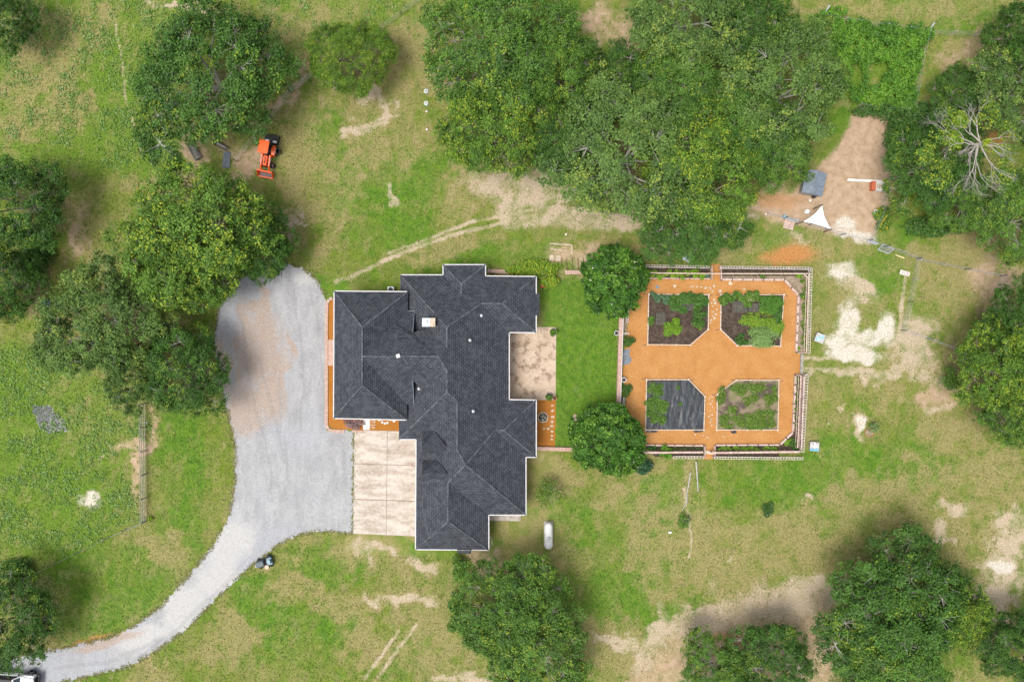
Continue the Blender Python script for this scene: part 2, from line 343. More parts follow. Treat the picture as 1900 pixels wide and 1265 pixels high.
def masks(X, Y):
    """ground cover fractions at photo-pixel coordinates of the ground plane"""
    wx = (fbm(X, Y, 60, 5, 1) - .5) * 70 + (fbm(X, Y, 16, 3, 2) - .5) * 30; wy = (fbm(X, Y, 60, 5, 3) - .5) * 70 + (fbm(X, Y, 16, 3, 4) - .5) * 30
    A, B = X + wx, Y + wy; a, b = X + wx * .35, Y + wy * .35
    lush = np.zeros(X.shape); dry = lush.copy(); bare = lush.copy(); sand = lush.copy(); dirt = lush.copy(); lit = lush.copy(); org = lush.copy(); weed = lush.copy()
    for e in LAWN_GREEN: lush = np.maximum(lush, m_ell(A, B, *e))
    for e in DRY: dry = np.maximum(dry, m_ell(A, B, *e) * .85)
    for e in BARE: bare = np.maximum(bare, m_ell(A, B, *e))
    for e in SAND: sand = np.maximum(sand, m_ell(A * .5 + X * .5, B * .5 + Y * .5, *e))
    for e in DIRT: dirt = np.maximum(dirt, m_ell(A, B, *e) * .8)
    for p, w in TRACKS: bare = np.maximum(bare, m_line(a * .4 + X * .6, b * .4 + Y * .6, p, w * 1.25) * (.92 if w < 10 else .9))
    n1 = np.clip((fbm(X, Y, 26, 6, 71) - .5) * 2.3 + .5, 0, 1); n2 = np.clip((fbm(X, Y, 9, 4, 72) - .5) * 2.0 + .5, 0, 1)
    def brk_(m, k): return sstep(.22, .95, m + (n1 * .6 + n2 * .4 - .5) * k * sstep(0, .3, m))
    lush = sstep(0, 1.15, lush + (n1 - .5) * .35 * sstep(0, .3, lush)); dry = sstep(0, 1.0, dry + (n1 * .55 + n2 * .45 - .5) * 1.0 * sstep(0, .4, dry)); bare = sstep(-.02, 1.25, bare + (n1 * .5 + n2 * .5 - .5) * .95 * sstep(0, .45, bare)); sand = sstep(0, 1.1, sand + (n1 * .5 + n2 * .5 - .5) * .7 * sstep(0, .4, sand)); dirt = sstep(0, 1.2, dirt + (n1 * .5 + n2 * .5 - .5) * .8 * sstep(0, .45, dirt))
    dirt = np.maximum(dirt, .72 * m_poly(A, B, [(1205,1215),(1250,1150),(1310,1112),(1400,1095),(1500,1100),(1545,1150),(1550,1300),(1170,1300)], 26)); dirt = np.maximum(dirt, m_poly(a, b, DIRT_POLY, 7)); bare *= 1 - m_poly(X, Y, DIRT_POLY, 7); lush *= 1 - m_poly(X, Y, DIRT_POLY, 7)
    for e in [(1597,232,8,7),(1610,248,5,5),(1623,250,5,5),(1580,263,8,7),(1574,286,6,5),(1588,300,5,5),(1608,290,5,5),(1618,335,8,6),(1600,268,4,4)]: lit = np.maximum(lit, m_ell(a, b, *e) * .7)
    org = np.maximum(org, m_ell(a, b, 1462, 470, 52, 20) ); org = np.maximum(org, m_ell(a, b, 1440, 372, 50, 14) * .5); org = np.maximum(org, m_ell(a, b, 1850, 255, 22, 12)*.8); org = np.maximum(org, m_ell(a, b, 1758, 275, 18, 8)*.8); org = np.maximum(org, m_ell(a, b, 1360, 1185, 40, 14)*.5); org = np.maximum(org, m_ell(a,b,170,1190,60,7,-12)*.7)
    for p in WEED_POLYS: weed = np.maximum(weed, m_poly(A, B, p, 18))
    weed = np.maximum(weed, m_poly(a, b, VINE_POLY, 6)); weed = np.maximum(weed, m_ell(a, b, 1640, 190, 60, 20)); weed = np.maximum(weed, m_ell(A, B, 1720, 560, 50, 80)*.4)
    for t in TREES:
        k = 1 - t[3] * .62 / H; gx, gy = 950 + (t[0] - 950) * k, 632.5 + (t[1] - 632.5) * k
        lit = np.maximum(lit, m_ell(A, B, gx, gy, t[2] * .50, t[2] * .50) * (.62 if t[2] > 60 else .4))
    # the big dry swathes that run through the lawns
    g = fbm(X, Y, 120, 5, 9); dry = np.maximum(dry * .95, sstep(.42, .74, g) * .70 * (1 - lush * .7) * (1 - weed * .5))
    lush = np.maximum(lush, sstep(.52, .75, fbm(X, Y, 100, 4, 21)) * .7)
    n3 = np.clip((fbm(X, Y, 20, 5, 81) - .5) * 2.6 + .5, 0, 1); n4 = np.clip((fbm(X + Y * .4, Y * .6 - X * .3, 13, 4, 82) - .5) * 2.6 + .5, 0, 1); n5 = np.clip((fbm(X, Y, 30, 5, 83) - .5) * 2.6 + .5, 0, 1)
    sand = np.clip(sand * (.72 + .65 * n3), 0, 1)
    dry = np.clip(dry * (.45 + .95 * n3) + .42 * sstep(.55, .95, n4) * (1 - lush * .4), 0, 1); lush = np.clip(lush * (.5 + .8 * n5) + .40 * sstep(.55, .9, n5) * (1 - dry), 0, 1)
    bare = np.clip(bare * (.55 + .75 * n3) + .10 * sstep(.8, 1, n3) * sstep(.7, 1, n4), 0, 1)
    # garden lawn between patio and garden is kept
    gl = m_poly(X, Y, [(1003,515),(1150,515),(1145,830),(1003,830)], 8); lush = np.maximum(lush, gl); dry *= 1 - gl * .85
    dry *= 1 - m_ell(X, Y, 600, 545, 50, 40) * .7
    return lush, dry, bare, sand, dirt, lit, org, weed
def grid_mesh(name, xs, ys, keep=None, z=0.0, zfun=None):
    X, Y = np.meshgrid(xs, ys); nx, ny = len(xs), len(ys)
    co = np.zeros((nx * ny, 3), np.float32); co[:, 0] = ((X - 950) / S).ravel(); co[:, 1] = (-(Y - 632.5) / S).ravel(); co[:, 2] = z
    if zfun is not None: co[:, 2] += zfun(X, Y).ravel()
    i = np.arange((ny - 1) * (nx - 1)); r, c = i // (nx - 1), i % (nx - 1); a = r * nx + c
    q = np.stack([a + nx, a + nx + 1, a + 1, a], 1)
    if keep is not None:
        cx = (X[:-1, :-1] + X[1:, 1:]) / 2; cy = (Y[:-1, :-1] + Y[1:, 1:]) / 2; q = q[keep(cx, cy).ravel()]
        used = np.unique(q); rem = np.full(nx * ny, -1); rem[used] = np.arange(len(used)); q = rem[q]; co = co[used]
        X = X.ravel()[used]; Y = Y.ravel()[used]
    else: X = X.ravel(); Y = Y.ravel()
    me = bpy.data.meshes.new(name); me.vertices.add(len(co)); me.vertices.foreach_set("co", co.ravel())
    me.loops.add(q.size); me.loops.foreach_set("vertex_index", q.ravel().astype(np.int32))
    me.polygons.add(len(q)); me.polygons.foreach_set("loop_start", np.arange(len(q), dtype=np.int32) * 4)
    me.update(calc_edges=True)
    return me, X, Y
def setcol(me, name, r, g, b, a):
    at = me.attributes.new(name, 'FLOAT_COLOR', 'POINT')
    at.data.foreach_set("color", np.stack([r, g, b, a], 1).astype(np.float32).ravel())
ring = [30, 80, 200, 500, 1500, 5000, 20000]
xs = np.concatenate([[-30 - q for q in ring[::-1]], np.linspace(-30, 1930, 655), [1930 + q for q in ring]])
ys = np.concatenate([[-30 - q for q in ring[::-1]], np.linspace(-30, 1295, 443), [1295 + q for q in ring]])
gme, gX, gY = grid_mesh("ground", xs, ys)
lush, dry, bare, sand, dirt, lit, org, weed = masks(gX.astype(np.float64), gY.astype(np.float64))
setcol(gme, "cover_a", lush, dry, bare, sand); setcol(gme, "cover_b", dirt, lit, org, weed)
t = NT("ground_cover")
A = t.n.new("ShaderNodeAttribute"); A.attribute_name = "cover_a"; B = t.n.new("ShaderNodeAttribute"); B.attribute_name = "cover_b"
a = t.sep(A.outputs["Color"]); b = t.sep(B.outputs["Color"]); aS, bW = A.outputs["Alpha"], B.outputs["Alpha"]
nb = t.noise(.35, 5, .6); nm = t.noise(1.3, 5, .65); nf = t.noise(5.0, 4, .7); nv = t.noise(16.0, 3, .7)
nstr = t.noise(1.0, 4, .65, t.scalev(t.pos(), (5.5, 1.6, 1), R(25)))
brk = t.math('ADD', t.math('MULTIPLY', nf, .35), t.math('ADD', t.math('MULTIPLY', nm, .30), t.math('MULTIPLY', nv, .35)))
brk0 = t.math('SUBTRACT', brk, .5)
def cov(m, amp=1.4, lo=.0, hi=1.0): return t.mr(t.math('ADD', m, t.math('MULTIPLY', t.math('MULTIPLY', brk0, amp * 1.5), t.mr(m, 0, .5))), lo, hi, smooth=False)
col = t.mix(t.mr(nm, .3, .7), (.096, .160, .014), (.156, .198, .027))
col = t.mix(t.mr(nb, .35, .7), col, (.180, .185, .056))
col = t.mix(cov(a[0], 1.1), col, t.mix(t.mr(nm, .35, .65), (.058, .150, .011), (.110, .198, .018)))
col = t.mix(cov(bW, .8), col, t.mix(t.mr(nf, .35, .65), (.080, .164, .014), (.136, .206, .026)))
col = t.mix(t.mr(nstr, .48, .75, 0, .45), col, (.225, .20, .085))
col = t.mix(t.math('MULTIPLY', cov(a[1], 1.8), .90), col, t.mix(t.mr(nf, .3, .7), (.195, .180, .064), (.315, .262, .120)))
col = t.mix(cov(b[1], 1.3), col, t.mix(t.mr(nf, .3, .7), (.115, .085, .052), (.25, .185, .12)))
col = t.mix(cov(b[0], 1.5), col, t.mix(t.mr(nm, .3, .7), (.345, .235, .155), (.45, .325, .23)))
col = t.mix(cov(a[2], 1.6), col, t.mix(t.mr(nf, .3, .7), (.34, .265, .18), (.47, .385, .285)))
col = t.mix(cov(b[2], 1.2), col, t.mix(t.mr(nf, .3, .7), (.33, .14, .042), (.46, .22, .085)))
col = t.mix(cov(aS, 1.2), col, t.mix(t.mr(nf, .35, .7), (.46, .40, .33), (.62, .575, .51)))
# fine grass-blade texture and scattered tufts
col = t.mix(t.mr(nv, .35, .65, 0, .50), col, t.mix(1.0, col, (.55, .60, .50), 'MULTIPLY'))
col = t.mix(t.mr(nf, .50, .72, 0, .34), col, t.mix(1.0, col, (1.35, 1.3, 1.25), 'MULTIPLY'))
tuft = t.voro(2.2); col = t.mix(t.mr(tuft, .08, .20, .25, 0), col, (.06, .085, .020))
hgt = t.math('ADD', t.math('MULTIPLY', nf, .6), t.math('MULTIPLY', nv, .4)); t.bump(hgt, .5, .08)
gm = t.fin(col, .95, 0, .1); gme.materials.append(gm)
tag(link(bpy.data.objects.new("ground", gme)), kind="structure")

# ------------------------------------------------------------------ gravel drive
DRIVE = [(533,488),(560,497),(590,520),(605,553),(606,797),(657,797),(655,990),(610,985),(560,990),(520,1008),(497,1025),(470,1047),(430,1082),(400,1112),(360,1152),(330,1178),(290,1207),(250,1231),(210,1244),(140,1259),(80,1272),(-60,1330),(-240,1400),(-240,1290),(-60,1232),(45,1214),(110,1203),(200,1183),(245,1163),(300,1123),(345,1073),(395,1013),(425,958),(437,890),(436,830),(424,770),(404,700),(396,640),(405,570),(440,520),(490,490)]
def ragged(poly, amp, sc=7, seed=30):
    def k(X, Y):
        d = segdist(X, Y, poly, True); d = np.where(inpoly(X, Y, poly), -d, d)
        return d + (fbm(X, Y, sc, 3, seed) - .5) * amp < 0
    return k
def sheet(name, poly, step, amp, z, m, attrs=None, zamp=0.0, thick=0.0, kind="structure", sc=7):
    x0, x1 = min(p[0] for p in poly) - 6, max(p[0] for p in poly) + 6; y0, y1 = min(p[1] for p in poly) - 6, max(p[1] for p in poly) + 6
    me, X, Y = grid_mesh(name, np.arange(x0, x1, step), np.arange(y0, y1, step), ragged(poly, amp, sc), z, (lambda a, b: (fbm(a, b, 20, 3, 5) - .5) * zamp) if zamp else None)
    if attrs: setcol(me, "cover_a", *attrs(X.astype(float), Y.astype(float)))
    me.materials.append(m); o = link(bpy.data.objects.new(name, me))
    if kind: o["kind"] = kind
    return o
def drive_attr(X, Y):
    wx = (fbm(X, Y, 30, 4, 1) - .5) * 26; wy = (fbm(X, Y, 60, 4, 3) - .5) * 60; A_, B_ = X + wx, Y + wy
    wh = np.zeros(X.shape)
    for e in [(430,1010,34,60,30),(400,1070,36,60,38),(340,1130,40,50,45),(270,1180,60,24,-30),(560,510,26,12,20)]: wh = np.maximum(wh, m_ell(A_, B_, *e))
    og = np.zeros(X.shape)
    for e in [(478,605,11,34,0),(500,610,9,20,0),(436,650,6,30,0),(424,690,6,30,0),(505,690,9,40,0),(525,700,10,40,0),(446,700,7,50,-8),(540,640,5,22,0),(470,570,20,16,0),(490,560,10,40,0),(200,1190,70,10,-14),(450,610,8,60,0),(415,680,10,60,-5),(460,760,40,50,0),(480,650,50,70,0),(500,730,30,60,0)]: og = np.maximum(og, m_ell(A_, Y + wy * .4, *e))
    og *= .85
    dk = np.zeros(X.shape)
    for e in [(455,1010,5,1,0)]: dk = np.maximum(dk, m_ell(A_, B_, *e))
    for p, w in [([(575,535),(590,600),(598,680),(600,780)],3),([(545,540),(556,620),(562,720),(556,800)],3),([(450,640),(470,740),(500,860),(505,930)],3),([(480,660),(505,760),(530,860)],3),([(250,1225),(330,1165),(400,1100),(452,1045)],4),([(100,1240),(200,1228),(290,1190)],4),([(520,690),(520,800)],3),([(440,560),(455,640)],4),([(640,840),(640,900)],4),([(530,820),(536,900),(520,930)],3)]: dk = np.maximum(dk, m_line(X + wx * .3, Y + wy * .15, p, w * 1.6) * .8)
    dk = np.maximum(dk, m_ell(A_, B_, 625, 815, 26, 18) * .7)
    bl = sstep(.45, .7, fbm(X, Y, 90, 3, 40))
    return wh, og, dk, bl
t = NT("crushed_gravel"); A = t.n.new("ShaderNodeAttribute"); A.attribute_name = "cover_a"; a = t.sep(A.outputs["Color"])
nf = t.noise(9, 4, .7); nm = t.noise(1.2, 5, .6); nv = t.noise(26, 2, .7); ns = t.noise(.5, 5, .65, t.scalev(t.pos(), (2.0, .7, 1), R(-6)))
brk0 = t.math('SUBTRACT', t.math('ADD', t.math('MULTIPLY', nf, .5), t.math('MULTIPLY', nm, .5)), .5)
col = t.mix(t.mr(ns, .3, .7), (.262, .263, .268), (.36, .36, .362)); col = t.mix(t.math('MULTIPLY', A.outputs["Alpha"], .6), col, (.315, .33, .36))
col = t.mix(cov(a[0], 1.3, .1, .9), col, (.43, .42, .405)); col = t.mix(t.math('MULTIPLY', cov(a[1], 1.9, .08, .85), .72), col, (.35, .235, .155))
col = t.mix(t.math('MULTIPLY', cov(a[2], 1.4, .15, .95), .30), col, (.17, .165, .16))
col = t.mix(t.mr(nf, .3, .7, 0, .62), col, t.mix(1.0, col, (.55, .55, .55), 'MULTIPLY')); col = t.mix(t.mr(nv, .48, .72, 0, .65), col, (.60, .60, .60)); col = t.mix(t.mr(t.noise(2.6, 5, .7), .35, .65, .25, 0), col, t.mix(1.0, col, (.6, .6, .61), 'MULTIPLY'))
t.bump(nf, .5, .04); M['gravel'] = t.fin(col, .95, 0, .15)
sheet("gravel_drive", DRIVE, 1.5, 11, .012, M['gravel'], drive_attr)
# ------------------------------------------------------------------ mulch of the garden
def mulch_mat(name, c0, c1, c2):
    t = NT(name); nm = t.noise(.7, 5, .65); nf = t.noise(7, 4, .75); nv = t.noise(22, 2, .7)
    col = t.mix(t.mr(nm, .3, .7), c0, c1); col = t.mix(t.mr(nf, .35, .65, 0, .75), col, c2)
    col = t.mix(t.mr(nv, .55, .75, 0, .4), col, t.mix(1.0, col, (1.45, 1.5, 1.6), 'MULTIPLY'))
    col = t.mix(t.mr(t.noise(1.1, 6, .75), .57, .70, 0, .5), col, (.17, .105, .045))
    t.bump(nf, .6, .05); return t.fin(col, .95, 0, .1)
M['mulch'] = mulch_mat("orange_bark_mulch", (.365, .176, .056), (.445, .238, .088), (.305, .130, .038))
M['mulch2'] = mulch_mat("deep_orange_mulch", (.315, .128, .024), (.37, .165, .036), (.26, .09, .016))
sheet("mulch_path", MULCH, 1.5, 4, .010, M['mulch'])
# concrete garage apron
t = NT("stained_concrete"); n1 = t.noise(.5, 5, .65, t.scalev(t.pos(), (.7, 2.0, 1))); n2 = t.noise(3, 5, .65)
col = t.mix(t.mr(n1, .38, .62), (.44, .385, .325), (.29, .235, .18)); col = t.mix(t.mr(n1, .6, .8), col, (.22, .175, .135)); col = t.mix(t.mr(n2, .3, .7, 0, .3), col, (.66, .60, .54))
t.bump(n2, .2, .02); M['apron'] = t.fin(col, .85, 0, .2)
cols = [(657,797),(717.5,798.5),(774,800)]; ap = MB()
def lerp2(p, q, k): return (p[0] + (q[0] - p[0]) * k, p[1] + (q[1] - p[1]) * k)
q00, q10, q01, q11 = (657,797), (776,800), (655,990), (774,995)
def apt(u, v): return G(*lerp2(lerp2(q00, q10, u), lerp2(q01, q11, u), v))
g = .0035
for (u0, u1) in ((0, .52), (.52, 1)):
    for (v0, v1) in ((0, .325), (.325, .665), (.665, 1)):
        ap.prism([apt(u0 + g, v0 + g), apt(u1 - g, v0 + g), apt(u1 - g, v1 - g), apt(u0 + g, v1 - g)], -.02, .05)
apo = ap.build("driveway", M['apron']); apo["kind"] = "structure"
jt = MB().prism([apt(0.001, .001), apt(.999, .001), apt(.999, .999), apt(.001, .999)], -.02, .016).build("driveway_joint", mat("joint_filler", (.25, .19, .14), .95)); jt["kind"] = "structure"
# flagstone patio
t = NT("flagstone"); vd = t.voro(1.1, 'DISTANCE_TO_EDGE'); vc = t.voro(1.1, 'F1', "Color"); n2 = t.noise(.9, 5, .7); n3 = t.noise(6, 4, .7)
col = t.mix(t.sep(vc)[0], (.42, .33, .245), (.47, .385, .30)); col = t.mix(t.mr(n3, .35, .7, 0, .6), col, (.42, .30, .20))
col = t.mix(t.mr(n2, .48, .64, 0, .8), col, (.17, .115, .075)); col = t.mix(t.mr(vd, .0, .06, .3, 0), col, (.24, .17, .12)); t.bump(n3, .4, .03); M['flag'] = t.fin(col, .9)
pm = MB().prism([G(938,606), G(1032,607), G(1031,742), G(938,742)], -.02, .06).build("patio", M['flag']); pm["kind"] = "structure"
sheet("mulch_bed", [(986,742),(1031,742),(1030,829),(986,829)], 1.5, 2, .012, M['mulch2'])
FRONTBED = [(617,555),(612,560),(609,568),(609,786),(613,793),(622,796),(657,798),(745,800),(745,770),(630,770),(630,555)]
sheet("mulch_border", FRONTBED, 1.5, 1, .014, M['mulch2'])
MB().prism([G(605,630), G(622,630), G(622,678), G(605,678)], -.02, .06).build("brick_path", M['brick'])["kind"] = "structure"
MB().prism([G(674,770), G(686,770), G(686,797), G(674,797)], -.02, .055).build("walkway", mat("pale_walkway", (.62, .60, .57), .8, .08)).__setitem__("kind", "structure")
MB().prism([G(905,950), G(966,950), G(966,966), G(905,965)], -.02, .10).build("back_step", M['concrete'])["kind"] = "structure"
# pond
t = NT("pond_water"); sc_ = t.voro(2.6); col = t.mix(t.mr(t.math('ADD', sc_, t.math('MULTIPLY', t.noise(.8, 3), .5)), .42, .56), (.20, .27, .11), (.018, .024, .03))
M['pond'] = t.fin(col, .12, 0, .5)
sheet("pond", [(62,752),(80,748),(100,760),(124,790),(128,803),(108,800),(92,806),(78,800),(66,775)], 1.5, 14, .014, M['pond'], sc=9)
# weed-barrier cloth showing at the garden's left side
t = NT("weed_cloth"); M['cloth'] = t.fin(t.mix(t.mr(t.noise(3, 4), .3, .7), (.10, .12, .14), (.19, .21, .23)), .8)
tag(sheet("weed_cloth", [(1155,648),(1168,648),(1168,660),(1173,668),(1168,677),(1154,678)], 1.2, 5, .020, M['cloth'], kind=None), "grey weed barrier cloth showing through the mulch beside the round bush", "cloth")
# ================================================================== HOUSE
t = NT("charcoal_shingles"); uv = t.n.new("ShaderNodeUVMap").outputs[0]
b = t.n.new("ShaderNodeTexBrick"); t.l.new(uv, b.inputs["Vector"]); b.inputs["Scale"].default_value = 1.0
b.inputs["Brick Width"].default_value = .38; b.inputs["Row Height"].default_value = .24; b.inputs["Mortar Size"].default_value = .045; b.inputs["Mortar Smooth"].default_value = .3
b.inputs["Color1"].default_value = (.036, .040, .051, 1); b.inputs["Color2"].default_value = (.076, .082, .098, 1); b.inputs["Mortar"].default_value = (.019, .021, .028, 1)
col = t.mix(t.mr(t.noise(1.3, 5, .75), .42, .66, 0, .6), b.outputs[0], (.080, .087, .100)); col = t.mix(t.mr(t.noise(5, 3, .7), .42, .68, 0, .6), col, (.032, .031, .036))
t.bump(b.outputs["Fac"], .5, -.02); M['shingle'] = t.fin(col, .85, 0, .2)
t = NT("ridge_shingles"); col = t.mix(t.mr(t.noise(2.2, 3, .7), .35, .65), (.046, .050, .060), (.095, .108, .118)); M['ridge'] = t.fin(col, .85, 0, .2)
ze = 2.9; zA = 4.0
V = dict(
 nw=(743,510,ze), a1=(822,510,ze), d1=(822,491,ze), d2=(901,491,ze), a2=(901,512,ze), dA=(856,527,4.3), dB=(856,545,4.3),
 ne=(995,513,ze), se=(995,617,ze), cR=(932,563,4.9), cL=(893,563,4.9), rN=(829,607,6.7), pin=(945,617,ze), pis=(945,741,ze),
 b1=(829,645,6.7), bR=(813,661,7.15), b2=(829,688,6.7), rS=(829,728,6.7), w1=(848,743,6.2), w2=(848,835,6.2), w3=(864,862,6.75),
 gne=(995,742,ze), gse=(995,848,ze), gA=(935,798,4.8), gB=(918,798,4.8), q=(976,848,ze), se2=(976,955,ze), k=(907,955,ze),
 f0=(831,895,5.4), f1=(831,967,5.4), fsw=(771,1019,ze), fse=(907,1020,ze), vs=(772,815,ze), sw=(740,815,ze))
VA = dict(a=(620,540,zA), b=(757,541,zA), c=(755,779,zA), d=(619,776,zA), n=(672,607,7.1), s=(672,715,7.1),
 m=(672,661,7.1), bR=(813,661,7.15), b1=(829,645,6.7), b2=(829,688,6.7), v1=(797,607,5.1), r1=(766,617,5.35), e1=(769,577,zA + .03), i1=(700,577,zA + .03),
 v2=(787,728,5.0), r2=(766,705,5.3), e2=(768,750,zA + .03), i2=(700,750,zA + .03))
F1 = ["nw a1 dB a2 ne cR cL rN", "cL cR se pin", "ne se cR", "a1 d1 dA dB", "d1 d2 dA", "d2 a2 dB dA",
      "pin pis w2 w1 rS b2 bR b1 rN cL", "nw rN b1 b2 rS sw", "rS w1 vs sw", "pis gne gA gB w3 w2", "gne gse gA", "gse q gB gA", "w3 gB q se2", "w3 se2 k f0",
      "vs w1 w2 w3 f0 f1 fsw", "f1 fsw fse", "f0 k fse f1"]
F2 = ["a b n", "a n m s d", "d s c", "n b c s m", "m bR b1 v1 r1 e1 i1", "m bR b2 v2 r2 e2 i2"]
house = thing("house", "house with a dark charcoal shingled hip roof edged by white gutters", "house", (*G(850, 760), 0))
def roof_mesh(name, VV, faces, parent, m, extra=()):
    l = root_loc(parent); vs = []; fs = []; uvs = []
    allf = [[VV[n] for n in f.split()] for f in faces] + list(extra)
    for f in allf:
        pts = [Vector(P(*p)) for p in f]; nrm = Vector((0, 0, 0))
        for i in range(len(pts)):
            a_, b_ = pts[i], pts[(i + 1) % len(pts)]; nrm += Vector(((a_.y - b_.y) * (a_.z + b_.z), (a_.z - b_.z) * (a_.x + b_.x), (a_.x - b_.x) * (a_.y + b_.y)))
        if nrm.z < 0: pts = pts[::-1]; nrm = -nrm
        nrm.normalize(); e = Vector((-nrm.y, nrm.x, 0)); e = e.normalized() if e.length > 1e-4 else Vector((1, 0, 0)); u = nrm.cross(e)
        n0 = len(vs); vs += [p - l for p in pts]; fs.append(list(range(n0, n0 + len(pts)))); uvs += [(p.dot(e), p.dot(u)) for p in pts]
    me = bpy.data.meshes.new(name); me.from_pydata(vs, [], fs); uvl = me.uv_layers.new(name="UVMap")
    for i, lp in enumerate(me.loops): uvl.data[i].uv = uvs[lp.vertex_index]
    me.materials.append(m); me.update(); return link(bpy.data.objects.new(name, me), parent)
# triangulated by fan of a best point is left to blender (polygons are close to planar)
roof = roof_mesh("roof", V, F1, house, M['shingle'])
wing = roof_mesh("wing_roof", VA, F2, house, M['shingle'])
def capline(VV, pairs, name, parent):
    for p in pairs:
        mb = MB(); a_, b_ = p.split(); A_, B_ = Vector(P(*VV[a_])), Vector(P(*VV[b_])); up = Vector((0, 0, .03)); n = max(2, int((B_ - A_).length / .3))
        for i in range(n):
            s0, s1 = A_.lerp(B_, i / n), A_.lerp(B_, (i + .92) / n); mb.bar(s0 + up, s1 + up * .3, .17, .04)
        mb.build(name, M['ridge'], parent, world=True)
rc = capline(V, ["nw rN", "rN cL", "cL cR", "cR ne", "cR se", "d1 dA", "d2 dA", "dA dB", "rN b1", "b2 rS", "rS sw", "rS w1", "w1 w2", "w2 w3", "w3 gB", "gB gA", "gA gne", "gA gse", "w3 se2", "w3 f0", "f0 f1", "f1 fsw", "f1 fse", "bR b2"], "ridge_cap", roof)
rc2 = capline(VA, ["a n", "b n", "n s", "s d", "s c", "m bR"], "ridge_cap", wing)
# small dormers on the west slope
for i, (y0, yr, y1) in enumerate(((800, 828, 846), (853, 878, 897))):
    zr, zb = 5.5, 4.6
    vv = dict(rw=(783,yr,zr), re=(829,yr,5.72), nw=(784,y0,3.45), ne=(806 if i == 0 else 812,y0,4.55), sw=(784,y1,3.6), se=(806 if i == 0 else 812,y1,4.7))
    d = roof_mesh("dormer", vv, ["rw re ne nw", "rw re se sw"], house, M['shingle'])
    w = MB(); w.add([P(784,y0,3.45), P(783,yr,zr), P(784,y1,3.6), P(785,y1,3.2), P(785,y0,3.2)], [(0, 1, 2, 3, 4)]); w.build("dormer_front", M['wall'], d, world=True)
# shed-roofed bays that break the eaves
roof_mesh("bay_roof", dict(a=(994,545,ze+.12), b=(994,585,ze+.12), c=(1001,585,ze-.1), d=(1001,545,ze-.1)), ["a b c d"], house, M['shingle'])
roof_mesh("bay_roof", dict(a=(848,1018,ze+.14), b=(875,1018,ze+.14), c=(874,1027,ze-.15), d=(850,1026,ze-.15)), ["a b c d"], house, M['shingle'])
main_out = ["nw a1 d1 d2 a2 ne se pin pis gne gse q se2 k fse fsw vs sw".split()]
eave = [P(*V[n]) for n in main_out[0]]; eaveA = [P(*VA[n]) for n in "abcd"]
def inset(poly, d):
    n = len(poly); a_ = sum(poly[i][0] * poly[(i + 1) % n][1] - poly[(i + 1) % n][0] * poly[i][1] for i in range(n)); sgn = 1 if a_ > 0 else -1; out = []
    for i in range(n):
        p0, p1, p2 = (Vector(poly[j % n][:2]) for j in (i - 1, i, i + 1)); d1 = (p1 - p0).normalized(); d2 = (p2 - p1).normalized()
        n1 = Vector((-d1.y, d1.x)) * sgn; n2 = Vector((-d2.y, d2.x)) * sgn; k = 1 + n1.dot(n2)
        out.append(tuple(p1 + (n1 + n2) * d / max(k, .2)))
    return out
MB().prism(inset(eave, .5), 0, ze - .16).build("wall", M['wall'], house, world=True)
MB().prism(inset(eaveA, .5), 0, zA - .16).build("wing_wall", M['wall'], house, world=True)
MB().prism(inset(eave, .06), ze - .15, ze - .06).build("soffit", M['white'], house, world=True)
MB().prism(inset(eaveA, .06), zA - .15, zA - .06).build("soffit", M['white'], house, world=True)
def gutter(pts, parent, skip=()):
    mb = MB(); n = len(pts)
    for i in range(n):
        if i in skip: continue
        a_, b_ = Vector(pts[i]), Vector(pts[(i + 1) % n]); z = Vector((0, 0, -.02)); mb.bar(a_ + z, b_ + z, .11, .14)
        L = (b_ - a_).length; m_ = max(1, int(L / 1.1))
        for k in range(m_):
            p = a_.lerp(b_, (k + .5) / m_); mb.box(p.x, p.y, p.z + .04, p.z + .07, .08, .08)
    return mb.build("gutter", M['gutter'], parent, world=True)
gutter(eave, house, skip=(17,)); gutter(eaveA, house, skip=(1,))
for pp in ("b e1", "e1 r1", "r2 e2"):
    mb = MB(); a_, b_ = pp.split(); mb.bar(P(*VA[a_] ) if a_ != 'b' else P(757,577,zA), P(*VA[b_]), .05, .16); mb.build("rake_board", M['slate'], house, world=True)
# gable ends under the rakes
mb = MB(); mb.add([P(767,578,zA), P(765,618,5.3), P(765,705,5.3), P(767,749,zA), P(767,749,2.95), P(767,578,2.95)], [(0, 1, 2, 3, 4, 5)]); mb.build("gable_wall", M['wall'], house, world=True)
# chimney, vents
ch = MB(); c0 = P(795, 598, 6.6); ch.box(c0[0], c0[1], 3.5, 6.55, 1.15, .78).build("chimney", M['wall'], house, world=True)
chim = [o for o in house.children if o.name.startswith("chimney")][0]
MB().box(c0[0] - .24, c0[1], 6.552, 6.62, .80, .86).build("cap", M['metal'], chim, world=True)
MB().box(c0[0] + .44, c0[1], 6.552, 6.66, .52, .90).build("stone_cap", M['stone'], chim, world=True)
MB().lathe(c0[0] - .25, c0[1], [(.13, 6.6), (.13, 6.8), (.20, 6.82), (.20, 6.86), (.02, 6.96)], 14).build("flue", M['white'], chim, world=True, smooth=True)
v = P(739, 660, 7.1); MB().box(v[0], v[1], 6.7, 7.28, .38, .38, .35).build("vent_box", M['white'], house, world=True, bevel=.03)
for (px, py, z) in ((777, 721, 5.2), (872, 631, 6.0), (878, 763, 5.7), (893, 585, 5.0)):
    v = P(px, py, z); MB().lathe(v[0], v[1], [(.16, z - .4), (.16, z - .15), (.05, z - .1), (.05, z + .25)], 10).build("vent_pipe", M['metal'], house, world=True)
